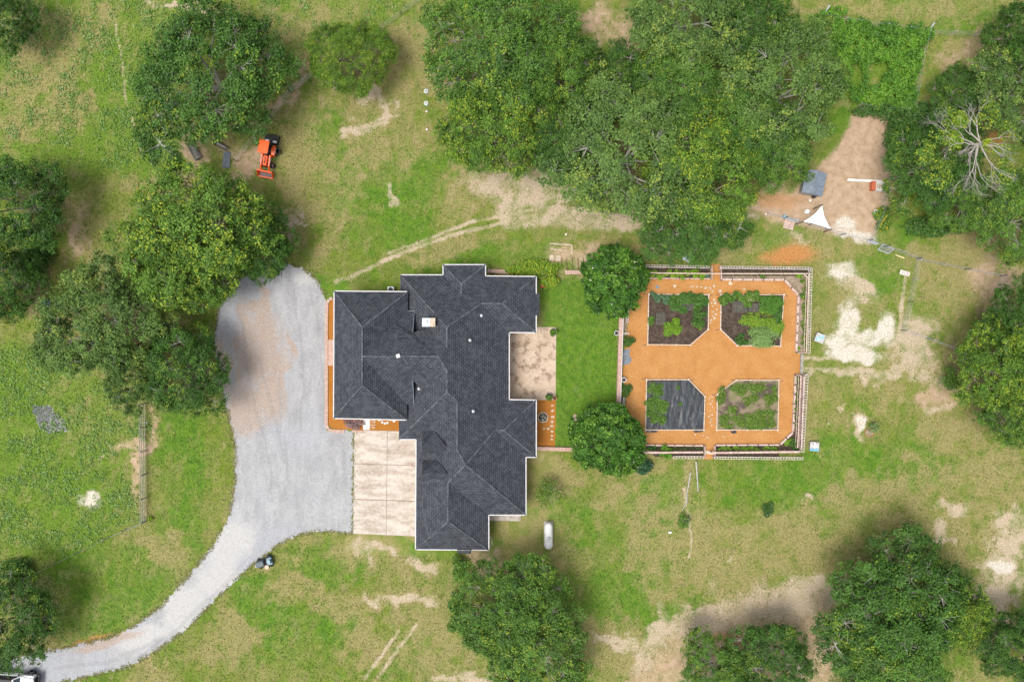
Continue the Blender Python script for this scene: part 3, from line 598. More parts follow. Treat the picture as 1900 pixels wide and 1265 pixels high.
# openings of the walls
iw = inset(eave, .5)
def on_wall(i, k, w, z0, z1, name, m, d=.06, trim=True, poly=iw):
    a_, b_ = Vector(poly[i]), Vector(poly[(i + 1) % len(poly)]); p = a_.lerp(b_, k); ang = math.atan2(b_.y - a_.y, b_.x - a_.x)
    o = MB().box(p.x, p.y, z0, z1, w, d, ang).build(name, m, house, world=True)
    if trim: MB().box(p.x, p.y, z0 - .1, z0 - .005, w + .2, d * 2.2, ang).build("sill", M['white'], o, world=True)
    return o
for k in (.28, .70): on_wall(15, k, 2.6, .06, 2.3, "garage_door", M['white'], .08, False)
for i, k, w in ((0, .5, 1.4), (2, .5, 1.8), (4, .5, 1.8), (5, .5, 1.4), (9, .5, 1.6), (11, .5, 1.6), (14, .3, 1.4)): on_wall(i, k, w, .9, 2.2, "window", M['glass'])
on_wall(7, .5, 2.4, .08, 2.25, "patio_door", M['glass'], .06, False); on_wall(12, .5, 1.0, .11, 2.2, "back_door", M['white'], .06, False)
iwA = inset(eaveA, .5)
for k in (.2, .75): on_wall(3, k, 1.5, .9, 2.3, "window", M['glass'], poly=iwA)
on_wall(3, .47, 1.1, .08, 2.25, "front_door", M['darkwood'], trim=False, poly=iwA); on_wall(0, .5, 1.4, .9, 2.3, "window", M['glass'], poly=iwA)
# air-conditioner and electric things by the walls
o = thing("air_conditioner", "pale air conditioning box against the north wall at the roof step", "air conditioner", P(727, 541))
MB().box(0, .15, 0, .8, .7, .7).build("casing", M['metal'], o, bevel=.03); MB().cyl(0, .15, .8, .83, .28, 16).build("fan_grille", M['black'], o)
o = MB()
for r_, dx in ((.42, 0), (.36, .06), (.30, -.03)): o.tube([(math.cos(a_ / 12 * 2 * math.pi) * r_ * .55 + dx, math.sin(a_ / 12 * 2 * math.pi) * r_ * 1.6 + .0, .05 + .02 * (a_ % 3)) for a_ in range(13)], .02, 5)
h = o.build("garden_hose", mat("hose_rubber", (.35, .38, .25), .6), None); h.location = P(909.5, 1005); tag(h, "loosely coiled pale garden hose lying against the east wall", "hose")
# brick edgings beside the house
def edging(name, label, pts, w, h, m, group=None, cat="edging"):
    mb = MB()
    for (a_, b_) in zip(pts[:-1], pts[1:]):
        A_, B_ = Vector((*G(*a_), h / 2)), Vector((*G(*b_), h / 2)); n = max(1, int((B_ - A_).length / .24))
        for i in range(n): mb.bar(A_.lerp(B_, (i + .03) / n), A_.lerp(B_, (i + .95) / n), w, h + .006 * (i % 3))
    return tag(mb.build(name, m), label, cat, group)
edging("brick_edging", "pale brick edging curving round the mulch border along the gravel drive", [(617,553),(611,556),(607,562),(606,600),(606,788),(609,795),(616,799),(640,800)], .34, .12, M['brick'])
edging("brick_edging", "short brick edging behind the pinkish shrub at the front walkway", [(655,799),(673,800)], .24, .11, M['brick'])
edging("brick_wall", "low pink brick wall running from the house to the flowering shrub", [(985,831),(1062,833)], .42, .35, M['brick'], cat="wall")
edging("brick_wall", "low brick wall behind the bright vine shrub on the house's north side", [(905,503),(945,505)], .42, .4, M['brick'], cat="wall")
edging("brick_wall", "low brick wall between the vine shrub and the round crape myrtle", [(1048,506),(1112,505)], .45, .4, M['brick'], cat="wall")
# ================================================================== FOLIAGE
def leafmesh(name, pos, nrm, ln, wd, tint, m):
    n = len(pos); nrm = nrm / (np.linalg.norm(nrm, axis=1, keepdims=True) + 1e-9)
    r = np.random.RandomState(n % 9973).randn(n, 3); t1 = np.cross(nrm, r); t1 /= (np.linalg.norm(t1, axis=1, keepdims=True) + 1e-9); t2 = np.cross(nrm, t1)
    l2, w2 = (ln / 2)[:, None], (wd / 2)[:, None]
    co = np.stack([pos - t1 * l2, pos + t2 * w2 + nrm * l2 * .15, pos + t1 * l2, pos - t2 * w2 + nrm * l2 * .15], 1).astype(np.float32)
    me = bpy.data.meshes.new(name); me.vertices.add(n * 4); me.vertices.foreach_set("co", co.ravel())
    me.loops.add(n * 4); me.loops.foreach_set("vertex_index", np.arange(n * 4, dtype=np.int32)); me.polygons.add(n)
    me.polygons.foreach_set("loop_start", np.arange(n, dtype=np.int32) * 4); me.update(calc_edges=True)
    at = me.attributes.new("tint", 'FLOAT_VECTOR', 'FACE'); at.data.foreach_set("vector", tint.astype(np.float32).ravel()); me.materials.append(m); return me
def lerpc(a, b, t): return np.array(a)[None] * (1 - t[:, None]) + np.array(b)[None] * t[:, None]
SPEC = {  # base colours lo, hi, tip colour, tip share, lobes, clumps, leaves, leaf size
 'dark':   ((.013,.045,.008), (.078,.178,.021), (.215,.280,.025), .11, 42, 27, 40, .24),
 'mid':    ((.019,.060,.010), (.118,.235,.029), (.245,.315,.030), .16, 42, 27, 40, .24),
 'bright': ((.024,.070,.009), (.134,.250,.026), (.310,.375,.030), .32, 42, 27, 40, .24),
 'grey':   ((.026,.066,.013), (.140,.235,.046), (.250,.310,.048), .16, 42, 27, 40, .25),
 'lime':   ((.022,.062,.006), (.134,.250,.019), (.240,.310,.024), .26, 70, 24, 40, .19),
 'myrtle': ((.013,.048,.007), (.080,.200,.021), (.150,.285,.028), .22, 50, 24, 42, .27)}
def crown(species, seed, Rr=7.0, Hh=12.0):
    lo, hi, tip, tf, nl, nc, nq, ls = SPEC[species]; rs = np.random.RandomState(seed)
    zc = Hh * .60; rz = Hh * .36
    # lobes on an uneven dome
    i = np.arange(nl); ph = i * 2.39996 + rs.rand(nl) * .5; ct = 1 - (i + .5) / nl * 1.30; ct = np.clip(ct + rs.randn(nl) * .08, -.4, 1); st = np.sqrt(1 - ct ** 2)
    a1, a2, a3 = rs.rand(3) * 6.28
    edge = 1 + (.14 * np.sin(2 * ph + a1) + .10 * np.sin(3 * ph + a2) + .09 * np.sin(5 * ph + a3)) * (.75 if species in ('lime', 'myrtle') else 1)
    rad = (rs.uniform(.55, .86, nl) if species not in ('lime', 'myrtle') else rs.uniform(.74, .86, nl)) * edge
    L = np.stack([np.cos(ph) * st * rad * Rr, np.sin(ph) * st * rad * Rr, zc + ct * rz * rs.uniform(.62, 1.0, nl)], 1)
    rl = Rr * rs.uniform(.20, .31, nl) * (.75 if species == 'lime' else 1)
    yel = rs.rand(nl) < (tf * 2.2); shade = rs.rand(nl)
    # clumps
    d = rs.randn(nl, nc, 3); d /= np.linalg.norm(d, axis=2, keepdims=True); d[..., 2] = np.abs(d[..., 2]) * .9 - .22
    out = L.copy(); out[:, 2] -= zc * .8; out /= np.linalg.norm(out, axis=1, keepdims=True); d += out[:, None] * .45; d /= np.linalg.norm(d, axis=2, keepdims=True)
    C = L[:, None] + d * rl[:, None, None] * rs.uniform(.55, 1.12, (nl, nc, 1)) * np.array([1, 1, .8])
    Cf = C.reshape(-1, 3); df = d.reshape(-1, 3); keep = rs.rand(len(Cf)) > .10; Cf = Cf[keep]; df = df[keep]; li = np.repeat(np.arange(nl), nc)[keep]
    cs = rs.rand(len(Cf)); cr = rs.uniform(.30, .62, len(Cf)) * Rr / 7 ** 1.0
    # leaves
    n = len(Cf); q = rs.randn(n, nq, 3) * np.array([1, 1, .55]); pos = Cf[:, None] + q * cr[:, None, None] * .50
    nr = rs.randn(n, nq, 3) * .85 + df[:, None] * 1.15 + np.array([0, 0, .55])
    ci = np.repeat(np.arange(n), nq); pf = pos.reshape(-1, 3); k = len(pf)
    tt = np.clip(cs[ci] * .55 + shade[li][ci] * .28 + rs.rand(k) * .40 - .08, 0, 1); col = lerpc(lo, hi, tt)
    top = (q.reshape(-1, 3)[:, 2] > .1) & yel[li][ci] & (rs.rand(k) < .55) & (cs[ci] > .35)
    top |= (rs.rand(k) < tf * .02); col[top] = (lerpc(tip, tuple(c * .7 for c in tip), rs.rand(k)))[top]
    if species == 'myrtle': fl = (rs.rand(k) < .006) & (q.reshape(-1, 3)[:, 2] > .3); col[fl] = (.62, .50, .50)
    col *= (.85 + rs.rand(k)[:, None] * .3); lsz = ls * rs.uniform(.65, 1.25, k)
    cm = leafmesh("crown", pf, nr.reshape(-1, 3), lsz, lsz * rs.uniform(.5, .72, k), col, M['leaf'])
    # trunk and limbs
    mb = MB(); tr = .032 * Rr + .05; th = Hh * .28; fork = Vector((rs.randn() * .2, rs.randn() * .2, th))
    mb.tube([(0, 0, -.1), (rs.randn() * .05, rs.randn() * .05, th * .5), fork], [tr * 1.25, tr, tr * .85], 8)
    nm = 7; mains = []
    for j in range(nm):
        an = j / nm * 6.283 + rs.rand() * .6; hr = Rr * rs.uniform(.28, .42); p = Vector((math.cos(an) * hr, math.sin(an) * hr, zc * rs.uniform(.85, 1.08)))
        mid = fork.lerp(p, .5) + Vector((0, 0, .3)); mb.tube([fork, mid, p], [tr * .6, tr * .45, tr * .32], 6, False); mains.append(p)
    for j in range(nl):
        p = Vector(L[j]); s_ = min(mains, key=lambda m_: (m_ - p).length); mid = s_.lerp(p, .55) + Vector(rs.randn(3) * .25)
        mb.tube([s_, mid, p], [tr * .3, tr * .2, tr * .10], 5, False)
        for c in np.where(li == j)[0][:9]: mb.tube([p, p.lerp(Vector(Cf[c]), .55) + Vector(rs.randn(3) * .1), Cf[c]], [tr * .10, tr * .07, .012], 4, False)
    wm = mb.build("trunk", M['palebark'] if species in ('grey', 'mid', 'dark') else M['bark']); w = wm.data; bpy.data.objects.remove(wm); return cm, w
LIB = {}
for sp, seeds in (('dark', (3, 14, 25)), ('mid', (4, 15)), ('bright', (6, 17)), ('grey', (8, 19)), ('lime', (10,)), ('myrtle', (12, 23))):
    LIB[sp] = [crown(sp, s_) if sp != 'myrtle' else crown(sp, s_, 4.0, 5.2) for s_ in seeds]
cnt = {}
def tree(px, py, r_px, h, sp, label, group=None, name="oak_tree", cat="tree", rot=None, base=(7.0, 12.0)):
    i = cnt.get(sp, 0); cnt[sp] = i + 1; cm, w = LIB[sp][i % len(LIB[sp])]
    zc = h * .62; x, y, _ = P(px, py, zc); rr = r_px / S * (1 - zc / H) * 1.06; k = rr / base[0]
    rz = rot if rot is not None else rnd.uniform(0, 6.28)
    o = thing(name, label, cat, (x, y, 0), rz, group, (k * rnd.uniform(.97, 1.05), k * rnd.uniform(.95, 1.03), h / base[1]))
    link(bpy.data.objects.new("crown", cm), o); link(bpy.data.objects.new("trunk", w), o); return o
for T in TREES:
    tree(T[0], T[1], T[2], T[3], T[4], T[5], name="round_tree" if T[4] == 'lime' else "oak_tree")
tree(1139, 521, 60, 4.4, 'myrtle', "round green crape myrtle at the garden's upper left corner", name="crape_myrtle", base=(4.0, 5.2))
tree(1127, 815, 63, 4.6, 'myrtle', "round crape myrtle with white blossom at the garden's lower left corner", name="crape_myrtle", base=(4.0, 5.2))
# --- generic small leafy plants: one mesh of leaves and stems
def plant(name, label, cat, px, py, rx, ry, h, ls, n, lo, hi, group=None, z0=0.0, tip=None, tf=0.0, seed=0, rot=0.0, asp=.55, lobes=7, parent=None):
    rs = np.random.RandomState(int(px * 7 + py * 13 + seed) % 99991); a, b = rx / S, ry / S
    k = max(2, lobes); an = rs.rand(k) * 6.28; rr = np.sqrt(rs.rand(k)) * .68; cx, cy = np.cos(an) * rr, np.sin(an) * rr; li = rs.randint(0, k, n)
    q = rs.randn(n, 3); q /= np.linalg.norm(q, axis=1, keepdims=True); rad = rs.rand(n) ** .4
    x = (cx[li] + q[:, 0] * rad * .42) * a; y = (cy[li] + q[:, 1] * rad * .42) * b; e = np.clip(1 - (np.hypot(x / a, y / b)) ** 2, .05, 1)
    z = h * (.15 + .85 * np.sqrt(e) * (.35 + .65 * np.abs(q[:, 2]) * rad) * (.7 + .3 * rs.rand(k)[li]))
    pos = np.stack([x * math.cos(rot) - y * math.sin(rot), x * math.sin(rot) + y * math.cos(rot), z], 1); nr = rs.randn(n, 3) * .6 + np.array([0, 0, 1.0]) + np.stack([x / a, y / b, 0 * x], 1) * .5
    t_ = np.clip(rs.rand(k)[li] * .5 + rs.rand(n) * .6, 0, 1); col = lerpc(lo, hi, t_)
    if tip is not None: m_ = (rs.rand(n) < tf) & (z > h * .3); col[m_] = np.array(tip) * (.8 + .4 * rs.rand(m_.sum())[:, None])
    l_ = ls * rs.uniform(.6, 1.3, n); me = leafmesh(name, pos, nr, l_, l_ * asp, col, M['leaf'])
    o = link(bpy.data.objects.new(name, me), parent); zz = z0 + h * .4
    x0, y0, _ = P(px, py, z0 + h * .5); o.location = (x0, y0, z0) if parent is None else Vector((x0, y0, z0)) - root_loc(parent)
    return tag(o, label, cat, group) if parent is None else o
def shrub(name, label, px, py, rx, ry, h, ls, n, lo, hi, stems=5, **kw):
    o = thing(name, label, "shrub", P(px, py, h * .5)[:2] + (0,), group=kw.pop("group", None)); pl = plant("foliage", None, None, px, py, rx, ry, h, ls, n, lo, hi, parent=o, **kw); pl.location = (0, 0, 0)
    mb = MB(); rs = random.Random(px)
    for i in range(stems):
        an = rs.uniform(0, 6.28); d = rs.uniform(.3, .8); mb.tube([(0, 0, -.05), (math.cos(an) * d * rx / S * .4, math.sin(an) * d * ry / S * .4, h * .4), (math.cos(an) * d * rx / S, math.sin(an) * d * ry / S, h * .72)], [.04, .025, .01], 5)
    mb.build("stem", M['palebark'], o); return o
DG, MG, LG, YG = ((.022,.066,.012), (.066,.150,.024)), ((.045,.105,.015), (.115,.215,.028)), ((.09,.18,.016), (.19,.32,.028)), ((.13,.20,.016), (.28,.34,.026))
shrub("shrub", "dark blue green shrub tucked under the blossoming crape myrtle", 1190, 860, 29, 25, 1.5, .26, 1500, (.016,.055,.022), (.045,.12,.045))
shrub("vine_shrub", "bright yellow green climbing shrub wrapped round the house's north east corner", 990, 500, 56, 20, 1.6, .26, 2600, *LG, tip=(.26,.30,.02), tf=.25, lobes=14)
shrub("vine_shrub", "bright shrub hanging over the red wheelbarrow", 1018, 515, 24, 22, 1.8, .26, 900, *LG, tip=(.26,.30,.02), tf=.3)
shrub("sapling", "thin light green sapling with pale twigs beside the propane tank", 1020, 915, 34, 36, 3.2, .24, 620, *MG, stems=16, tip=(.16,.22,.02), tf=.2, lobes=12)
shrub("shrub", "low leafy shrub at the upper left of the broad oaks below the house", 852, 1050, 22, 26, 2.2, .3, 900, *MG)
shrub("shrub", "dark ragged shrub on the left flank of the broad oaks below the house", 846, 1120, 16, 26, 2.2, .3, 700, *DG)
shrub("shrub", "leafy shrub at the lower left flank of the broad oaks below the house", 850, 1160, 24, 24, 2.4, .3, 900, *MG)
shrub("boxwood_bush", "round clipped bush beside the weed barrier cloth", 1168, 633, 13, 13, .9, .13, 1100, *DG, tip=(.08,.16,.02), tf=.25, lobes=12)
shrub("boxwood_bush", "round clipped bush below the grey pot on the garden's left edge", 1162, 724, 14, 14, .9, .13, 1100, *DG, tip=(.07,.14,.02), tf=.15, lobes=12)
shrub("weedy_bush", "round dark green bush alone on the lawn right of the log poles", 1427, 948, 17, 19, .7, .14, 1100, (.03,.085,.016), (.06,.14,.026))
shrub("shrub", "small bright shrub on the lawn at the foot of the log poles", 1270, 965, 13, 18, .8, .2, 420, *MG)
shrub("shrub", "pinkish grey dry flowering shrub at the corner of the concrete apron", 655, 787, 22, 15, .8, .16, 800, (.07,.085,.03), (.20,.15,.12), tip=(.36,.20,.27), tf=.45)
shrub("shrub", "bright green bush at the left foot of the wood's right edge oaks", 1770, 700, 24, 26, 2.0, .24, 900, *MG)
shrub("lime_bush", "tiny yellow green bush at the lower end of the board fence", 278, 963, 6, 8, .6, .18, 150, *LG, tip=(.3,.36,.02), tf=.4)
for (px, py, rx, ry, h, lab) in ((1640,205,60,16,1.6,"dark leafy thicket at the top of the chicken run"), (1665,250,24,44,1.8,"dark thicket along the right side of the chicken run"), (1720,215,50,30,2.2,"broad dark thicket left of the bare branched tree"),
    (1350,40,40,40,2.5,"dark undergrowth at the top edge of the wood"), (1225,105,40,30,2.5,"undergrowth in the gap of the wood"), (1095,215,40,40,2.0,"undergrowth between the wood's left oaks"), (60,470,40,60,1.6,"undergrowth in the shade of the left edge oaks"),
    (25,1060,40,24,1.6,"leafy thicket above the white truck's oak"), (1640,405,20,26,.9,"yellow flowered weeds at the right edge of the chicken run"), (1735,420,60,22,1.4,"low green thicket under the right edge oaks"), (1895,660,40,60,2.0,"undergrowth at the right edge beyond the fence corner")):
    yel = "yellow" in lab
    shrub("thicket", lab, px, py, rx, ry, h, .3, int(rx * ry * 1.5) + 300, *(MG if yel else DG), lobes=26, tip=(.42, .32, .02) if yel else (.10, .16, .02), tf=.10)
# --- leafless tree at the right
bt = thing("bare_tree", "pale leafless spreading tree with a yellow green tuft at its centre", "tree", P(1818, 268, 9.6)[:2] + (0,))
mb = MB(); rr_ = random.Random(5)
def grow(p, d, ln, rad, depth):
    pts = [p]; q = Vector(p); dd = Vector(d)
    for i in range(3):
        dd = (dd + Vector((rr_.uniform(-.25, .25), rr_.uniform(-.25, .25), rr_.uniform(-.10, .12)))).normalized(); q = q + dd * ln / 3; pts.append(q.copy())
    mb.tube(pts, [rad, rad * .85, rad * .7, rad * .52], 5, False)
    if depth <= 0: return
    for k in range(3 if depth in (2, 3) else 2):
        nd = (dd + Vector((rr_.uniform(-.7, .7), rr_.uniform(-.7, .7), rr_.uniform(-.2, .25)))).normalized(); grow(pts[-1 if k else 2], nd, ln * rr_.uniform(.55, .85), rad * .55, depth - 1)
mb.tube([(0, 0, -.1), (.1, 0, 5), (0, .1, 9.9)], [.30, .20, .13], 8)
for an, l0 in ((200, 1.9), (245, 2.3), (268, 2.6), (292, 2.2), (165, 2.2), (140, 1.8), (110, 1.8), (20, 1.5), (330, 1.4), (225, 1.8)):
    grow(Vector((0, .1, 9.8 + rr_.uniform(-.8, .1))), Vector((math.cos(R(an)), math.sin(R(an)), .10)), l0 * .92, .085, 5)
mb.build("trunk", mat("bleached_bark", (.30, .275, .245), .9, .2, 6), bt)
for dx, dy, r_, c_ in ((0.1, .1, 8, YG), (-3.0, 2.0, 34, MG), (-5.2, -.6, 24, MG), (-1.8, 2.6, 20, LG), (2.6, .6, 34, MG), (2.4, -2.4, 30, MG), (-3.8, -2.8, 28, MG), (1.0, 3.2, 28, MG), (-2.4, .6, 20, LG)):
    p = plant("foliage", None, None, 951, 632, r_, r_, 1.4, .24, int(r_ * 20), *c_, parent=bt, tip=(.26, .30, .02), tf=.25, lobes=int(r_ / 2)); p.location = (dx, dy, 9.8 if c_ is YG else 8.5)
# --- scattered ground leaves (uncountable): grass tufts, field weeds, vine cover
def scatter(n, x0, x1, y0, y1, seed):
    rs = np.random.RandomState(seed); return rs.uniform(x0, x1, n), rs.uniform(y0, y1, n), rs
NOGROW = [DRIVE, MULCH, [(608,530),(1035,490),(1035,1030),(640,1030),(640,990),(605,990)], [(655,795),(776,795),(776,998),(652,995)]]
X, Y, rs = scatter(300000, -10, 1910, -10, 1275, 5)
mk = masks(X, Y); ok = np.ones(len(X), bool)
for p in NOGROW: ok &= ~inpoly(X, Y, p)
lawn_keep = inpoly(X, Y, [(1034,490),(1160,520),(1150,830),(1034,830)])
bad = np.maximum.reduce([mk[2], mk[3], mk[4], mk[6]]); ok &= rs.rand(len(X)) > bad * 1.15; X, Y = X[ok], Y[ok]; mk = [m_[ok] for m_ in mk]; n = len(X)
dr = np.clip(mk[1] * 1.1 - mk[0] * .3 + (fbm(X, Y, 16, 3, 50) - .45) * 1.5, 0, 1); isdry = rs.rand(n) < dr * .8
col = lerpc((.075, .130, .016), (.145, .190, .036), np.clip(rs.rand(n) * .7 + fbm(X, Y, 40, 3, 51) * .6 - .15, 0, 1)); lu = mk[0] * .8
col = col * (1 - lu[:, None]) + lerpc((.055, .128, .013), (.105, .180, .022), rs.rand(n)) * lu[:, None]
col[isdry] = lerpc((.19, .165, .065), (.34, .275, .14), rs.rand(n))[isdry]
# ragged fringe of grass and straw along the gravel edge
ex, ey = [], []
for (x1, y1), (x2, y2) in zip(DRIVE, DRIVE[1:] + DRIVE[:1]):
    if (x1 > 600 and x2 > 600 and y1 < 990 and y2 < 990): continue
    L_ = int(math.hypot(x2 - x1, y2 - y1) * 5); q_ = rs.rand(L_); ex.append(x1 + (x2 - x1) * q_ + rs.randn(L_) * 2.4); ey.append(y1 + (y2 - y1) * q_ + rs.randn(L_) * 2.4)
ex, ey = np.concatenate(ex), np.concatenate(ey); kp = fbm(ex, ey, 10, 3, 90) > .42; ex, ey = ex[kp], ey[kp]; m_ = len(ex)
ec = lerpc((.075, .130, .016), (.145, .190, .036), rs.rand(m_)); sd_ = rs.rand(m_) < .6; ec[sd_] = lerpc((.19, .165, .075), (.36, .29, .17), rs.rand(m_))[sd_]
X, Y, col, n = np.concatenate([X, ex]), np.concatenate([Y, ey]), np.concatenate([col, ec]), n + m_
l_ = rs.uniform(.10, .26, n); pos = np.stack([(X - 950) / S, -(Y - 632.5) / S, rs.uniform(.015, .06, n)], 1); nr = rs.randn(n, 3) * .38 + np.array([0, 0, 1.0])
tag(link(bpy.data.objects.new("grass", leafmesh("grass", pos, nr, l_, l_ * .32, col, M['blade']))), "short green and straw coloured lawn grass", "grass", kind="stuff")
X, Y, rs = scatter(60000, -10, 800, -10, 1100, 8)
w = masks(X, Y)[7]; dens = sstep(.40, .66, fbm(X, Y, 34, 4, 61)) * w
vine_ = inpoly(X, Y, VINE_POLY); ok = (rs.rand(len(X)) < dens * .34) & ~inpoly(X, Y, DRIVE); X, Y = X[ok], Y[ok]
k = 7; n = len(X) * k; cx = np.repeat(X, k) + rs.randn(n) * 2.8; cy = np.repeat(Y, k) + rs.randn(n) * 2.8; sh = np.repeat(rs.rand(len(X)), k)
col = lerpc((.062, .145, .022), (.175, .29, .066), np.clip(sh * .6 + rs.rand(n) * .5, 0, 1)); pale = rs.rand(n) < .09; col[pale] = (.28, .37, .16)
l_ = rs.uniform(.11, .23, n); pos = np.stack([(cx - 950) / S, -(cy - 632.5) / S, rs.uniform(.05, .18, n)], 1)
tag(link(bpy.data.objects.new("weeds", leafmesh("weeds", pos, rs.randn(n, 3) * .45 + np.array([0, 0, 1.0]), l_, l_ * .7, col, M['leaf']))), "broad leaved field weeds growing over the rough pasture", "weeds", kind="stuff")
X, Y, rs = scatter(7000, 1470, 1740, 15, 230, 9)
ok = inpoly(X + (fbm(X, Y, 22, 4, 7) - .5) * 46, Y + (fbm(X, Y, 22, 4, 8) - .5) * 40, VINE_POLY) & (fbm(X, Y, 18, 4, 77) > .36 + .35 * m_ell(X, Y, 1610, 140, 30, 22)); X, Y = X[ok], Y[ok]
k = 11; n = len(X) * k; cx = np.repeat(X, k) + rs.randn(n) * 2.2; cy = np.repeat(Y, k) + rs.randn(n) * 2.2; sh = np.repeat(rs.rand(len(X)), k)
vf = fbm(cx, cy, 26, 4, 91); col = lerpc((.028, .092, .012), (.125, .270, .022), np.clip(sh * .5 + rs.rand(n) * .35 + (vf - .4) * 1.1, 0, 1)); yl_ = rs.rand(n) < .10 * sstep(.5, .7, vf); col[yl_] = (.20, .26, .03); l_ = rs.uniform(.16, .30, n)
pos = np.stack([(cx - 950) / S, -(cy - 632.5) / S, .25 + np.repeat(rs.rand(len(X)), k) * .75 + rs.rand(n) * .2], 1)
tag(link(bpy.data.objects.new("ground_vines", leafmesh("ground_vines", pos, rs.randn(n, 3) * .5 + np.array([0, 0, 1.0]), l_, l_ * .75, col, M['leaf']))), "vivid green vine cover filling the fenced plot at top right", "ground cover", kind="stuff")
# ================================================================== GARDEN
def centroid(pts): return (sum(p[0] for p in pts) / len(pts), sum(p[1] for p in pts) / len(pts))
def bed(label, pts, soil, h=.24):
    c = centroid(pts); o = thing("raised_bed", label, "raised bed", (*G(*c), 0), group="raised beds in the mulch garden")
    l = root_loc(o); W3 = [Vector((*G(*p), 0)) for p in pts]; n = len(pts)
    for i in range(n):
        a_, b_ = W3[i], W3[(i + 1) % n]; z = Vector((0, 0, h / 2)); MB().bar(a_ + z, b_ + z, .09, h).build("border_board", M['palewood'], o, world=True)
    MB().prism(inset([tuple(v) for v in W3], .05), 0, h * .6).build("soil", soil, o, world=True)
    for i in range(n):
        a_, b_ = W3[i], W3[(i + 1) % n]; L = (b_ - a_).length; m_ = max(1, round(L / 1.9))
        for k in range(m_):
            p = a_.lerp(b_, k / m_); MB().box(p.x, p.y, 0, h + .07, .20 if k == 0 else .16, .20 if k == 0 else .16).build("post", M['palewood'], o, world=True, bevel=.015)
    for i in range(n):
        p = W3[i]; d = (p - Vector((l.x, l.y, 0))).normalized()
        if i in (0, 1, n - 1): MB().bar(p + Vector((d.x * .1, 0, .03)), p + Vector((math.copysign(.55, d.x), -.12 if i else .05, .03)), .06, .05).build("stake", M['darkwood'], o, world=True)
    return o
b1 = bed("upper left raised bed with dark soil, netting and one lime green mound", [(1203,546),(1314,547),(1313,611),(1280,640),(1201,639)], M['soil'])
b2 = bed("upper right raised bed half filled by tall pale green plants", [(1337,547),(1453,547),(1447,642),(1367,641),(1336,611)], M['soil'])
b3 = bed("lower left raised bed covered by black plastic sheet", [(1199,704),(1277,704),(1307,735),(1305,797),(1197,797)], M['soil'])
t = NT("weedy_bed_soil"); col = t.mix(t.mr(t.noise(1.3, 5, .65), .35, .65), (.20, .145, .10), (.11, .13, .042)); col = t.mix(t.mr(t.noise(6, 4, .7), .35, .7, 0, .6), col, (.23, .175, .125)); col = t.mix(t.mr(t.noise(.6, 3), .5, .62), col, (.08, .06, .048)); t.bump(t.noise(7, 3), .6, .05)
b4 = bed("lower right raised bed of dry soil and sparse weeds", [(1365,705),(1444,705),(1442,797),(1329,797),(1330,731)], t.fin(col, .95))
# plastic sheet with folds
t = NT("black_plastic_sheet"); nn = t.noise(1.0, 4, .6, t.scalev(t.pos(), (1.3, .38, 1), R(14))); col = t.mix(t.mr(nn, .35, .65), (.010, .013, .016), (.026, .032, .039)); col = t.mix(t.mr(t.noise(1.2, 5, .7), .62, .72, 0, .7), col, (.16, .155, .14)); t.bump(nn, .7, .15); msheet = t.fin(col, .42, 0, .5)
gm_, X_, Y_ = grid_mesh("plastic_sheet", np.arange(1193, 1310, 1.5), np.arange(704, 803, 1.5), ragged([(1202,708),(1276,706),(1305,736),(1305,800),(1288,801),(1284,797),(1220,797),(1219,802),(1197,801),(1199,725)], 2.5), .20, lambda a_, b_: .09 * (fbm(a_ * 2.2 + b_ * .5, b_ * .35, 16, 3, 3) - .5) + .05 * (fbm(a_, b_, 9, 2, 6) - .5))
gm_.materials.append(msheet); gm_.polygons.foreach_set("use_smooth", [True] * len(gm_.polygons)); tag(link(bpy.data.objects.new("plastic_sheet", gm_)), "wrinkled black plastic sheet laid over the lower left raised bed", "plastic sheet")
bag = plant("plastic_bag", "crumpled black plastic lump beside the lower right raised bed's bottom edge", "plastic bag", 1361, 801, 7, 4.5, .25, .2, 60, (.02,.022,.025), (.07,.08,.09))
# netting frames
def net(px0, py0, px1, py1, label, z=.32):
    mb = MB(); s_ = 2.6
    x = px0
    while x <= px1: mb.bar((*G(x, py0), z), (*G(x, py1), z), .025, .02); x += s_
    y = py0
    while y <= py1: mb.bar((*G(px0, y), z), (*G(px1, y), z), .025, .02); y += s_
    for a_, b_ in ((px0, py0), (px1, py0), (px0, py1), (px1, py1)): mb.box(*G(a_, b_), .1, z, .03, .03)
    tag(mb.build("netting", mat("green_grey_netting", (.16, .17, .14), .7, .2, 5)), label, "netting")
net(1217, 581, 1234, 602, "small grey netting panel over bare soil in the upper left bed"); net(1246, 560, 1296, 577, "wide green netting over the leafy row of the upper left bed"); net(1358, 560, 1385, 580, "netting panel under the pale leafy row in the upper right bed"); net(1388, 564, 1424, 580, "netting panel right of the leafy row in the upper right bed")
BED = .15
def gp(label, px, py, rx, ry, h, ls, n, c, cat="garden plant", **kw): return plant("garden_plant", label, cat, px, py, rx * 1.18, ry * 1.18, h, ls, int(n * 1.5), *c, z0=BED, **kw)
grp = "dark leafy plants in the upper left bed"
for i, (px, py, rx, ry) in enumerate(((1213,551,9,9),(1226,552,9,9),(1238,556,8,7))): gp("blue green leafy cabbage like plant at the upper left bed's top corner", px, py, rx, ry, .5, .30, 130, ((.05,.11,.045), (.10,.19,.09)), group="blue green leafy plants at the top left of the beds", lobes=6)
for (px, py, rx, ry) in ((1250,560,14,14),(1266,557,13,13),(1282,558,13,14),(1296,556,12,12),(1305,560,9,10),(1265,574,10,7)): gp("dark green leafy plant in the netted row of the upper left bed", px, py, rx, ry, .6, .26, 420, ((.03,.085,.016), (.085,.18,.03)), group=grp)
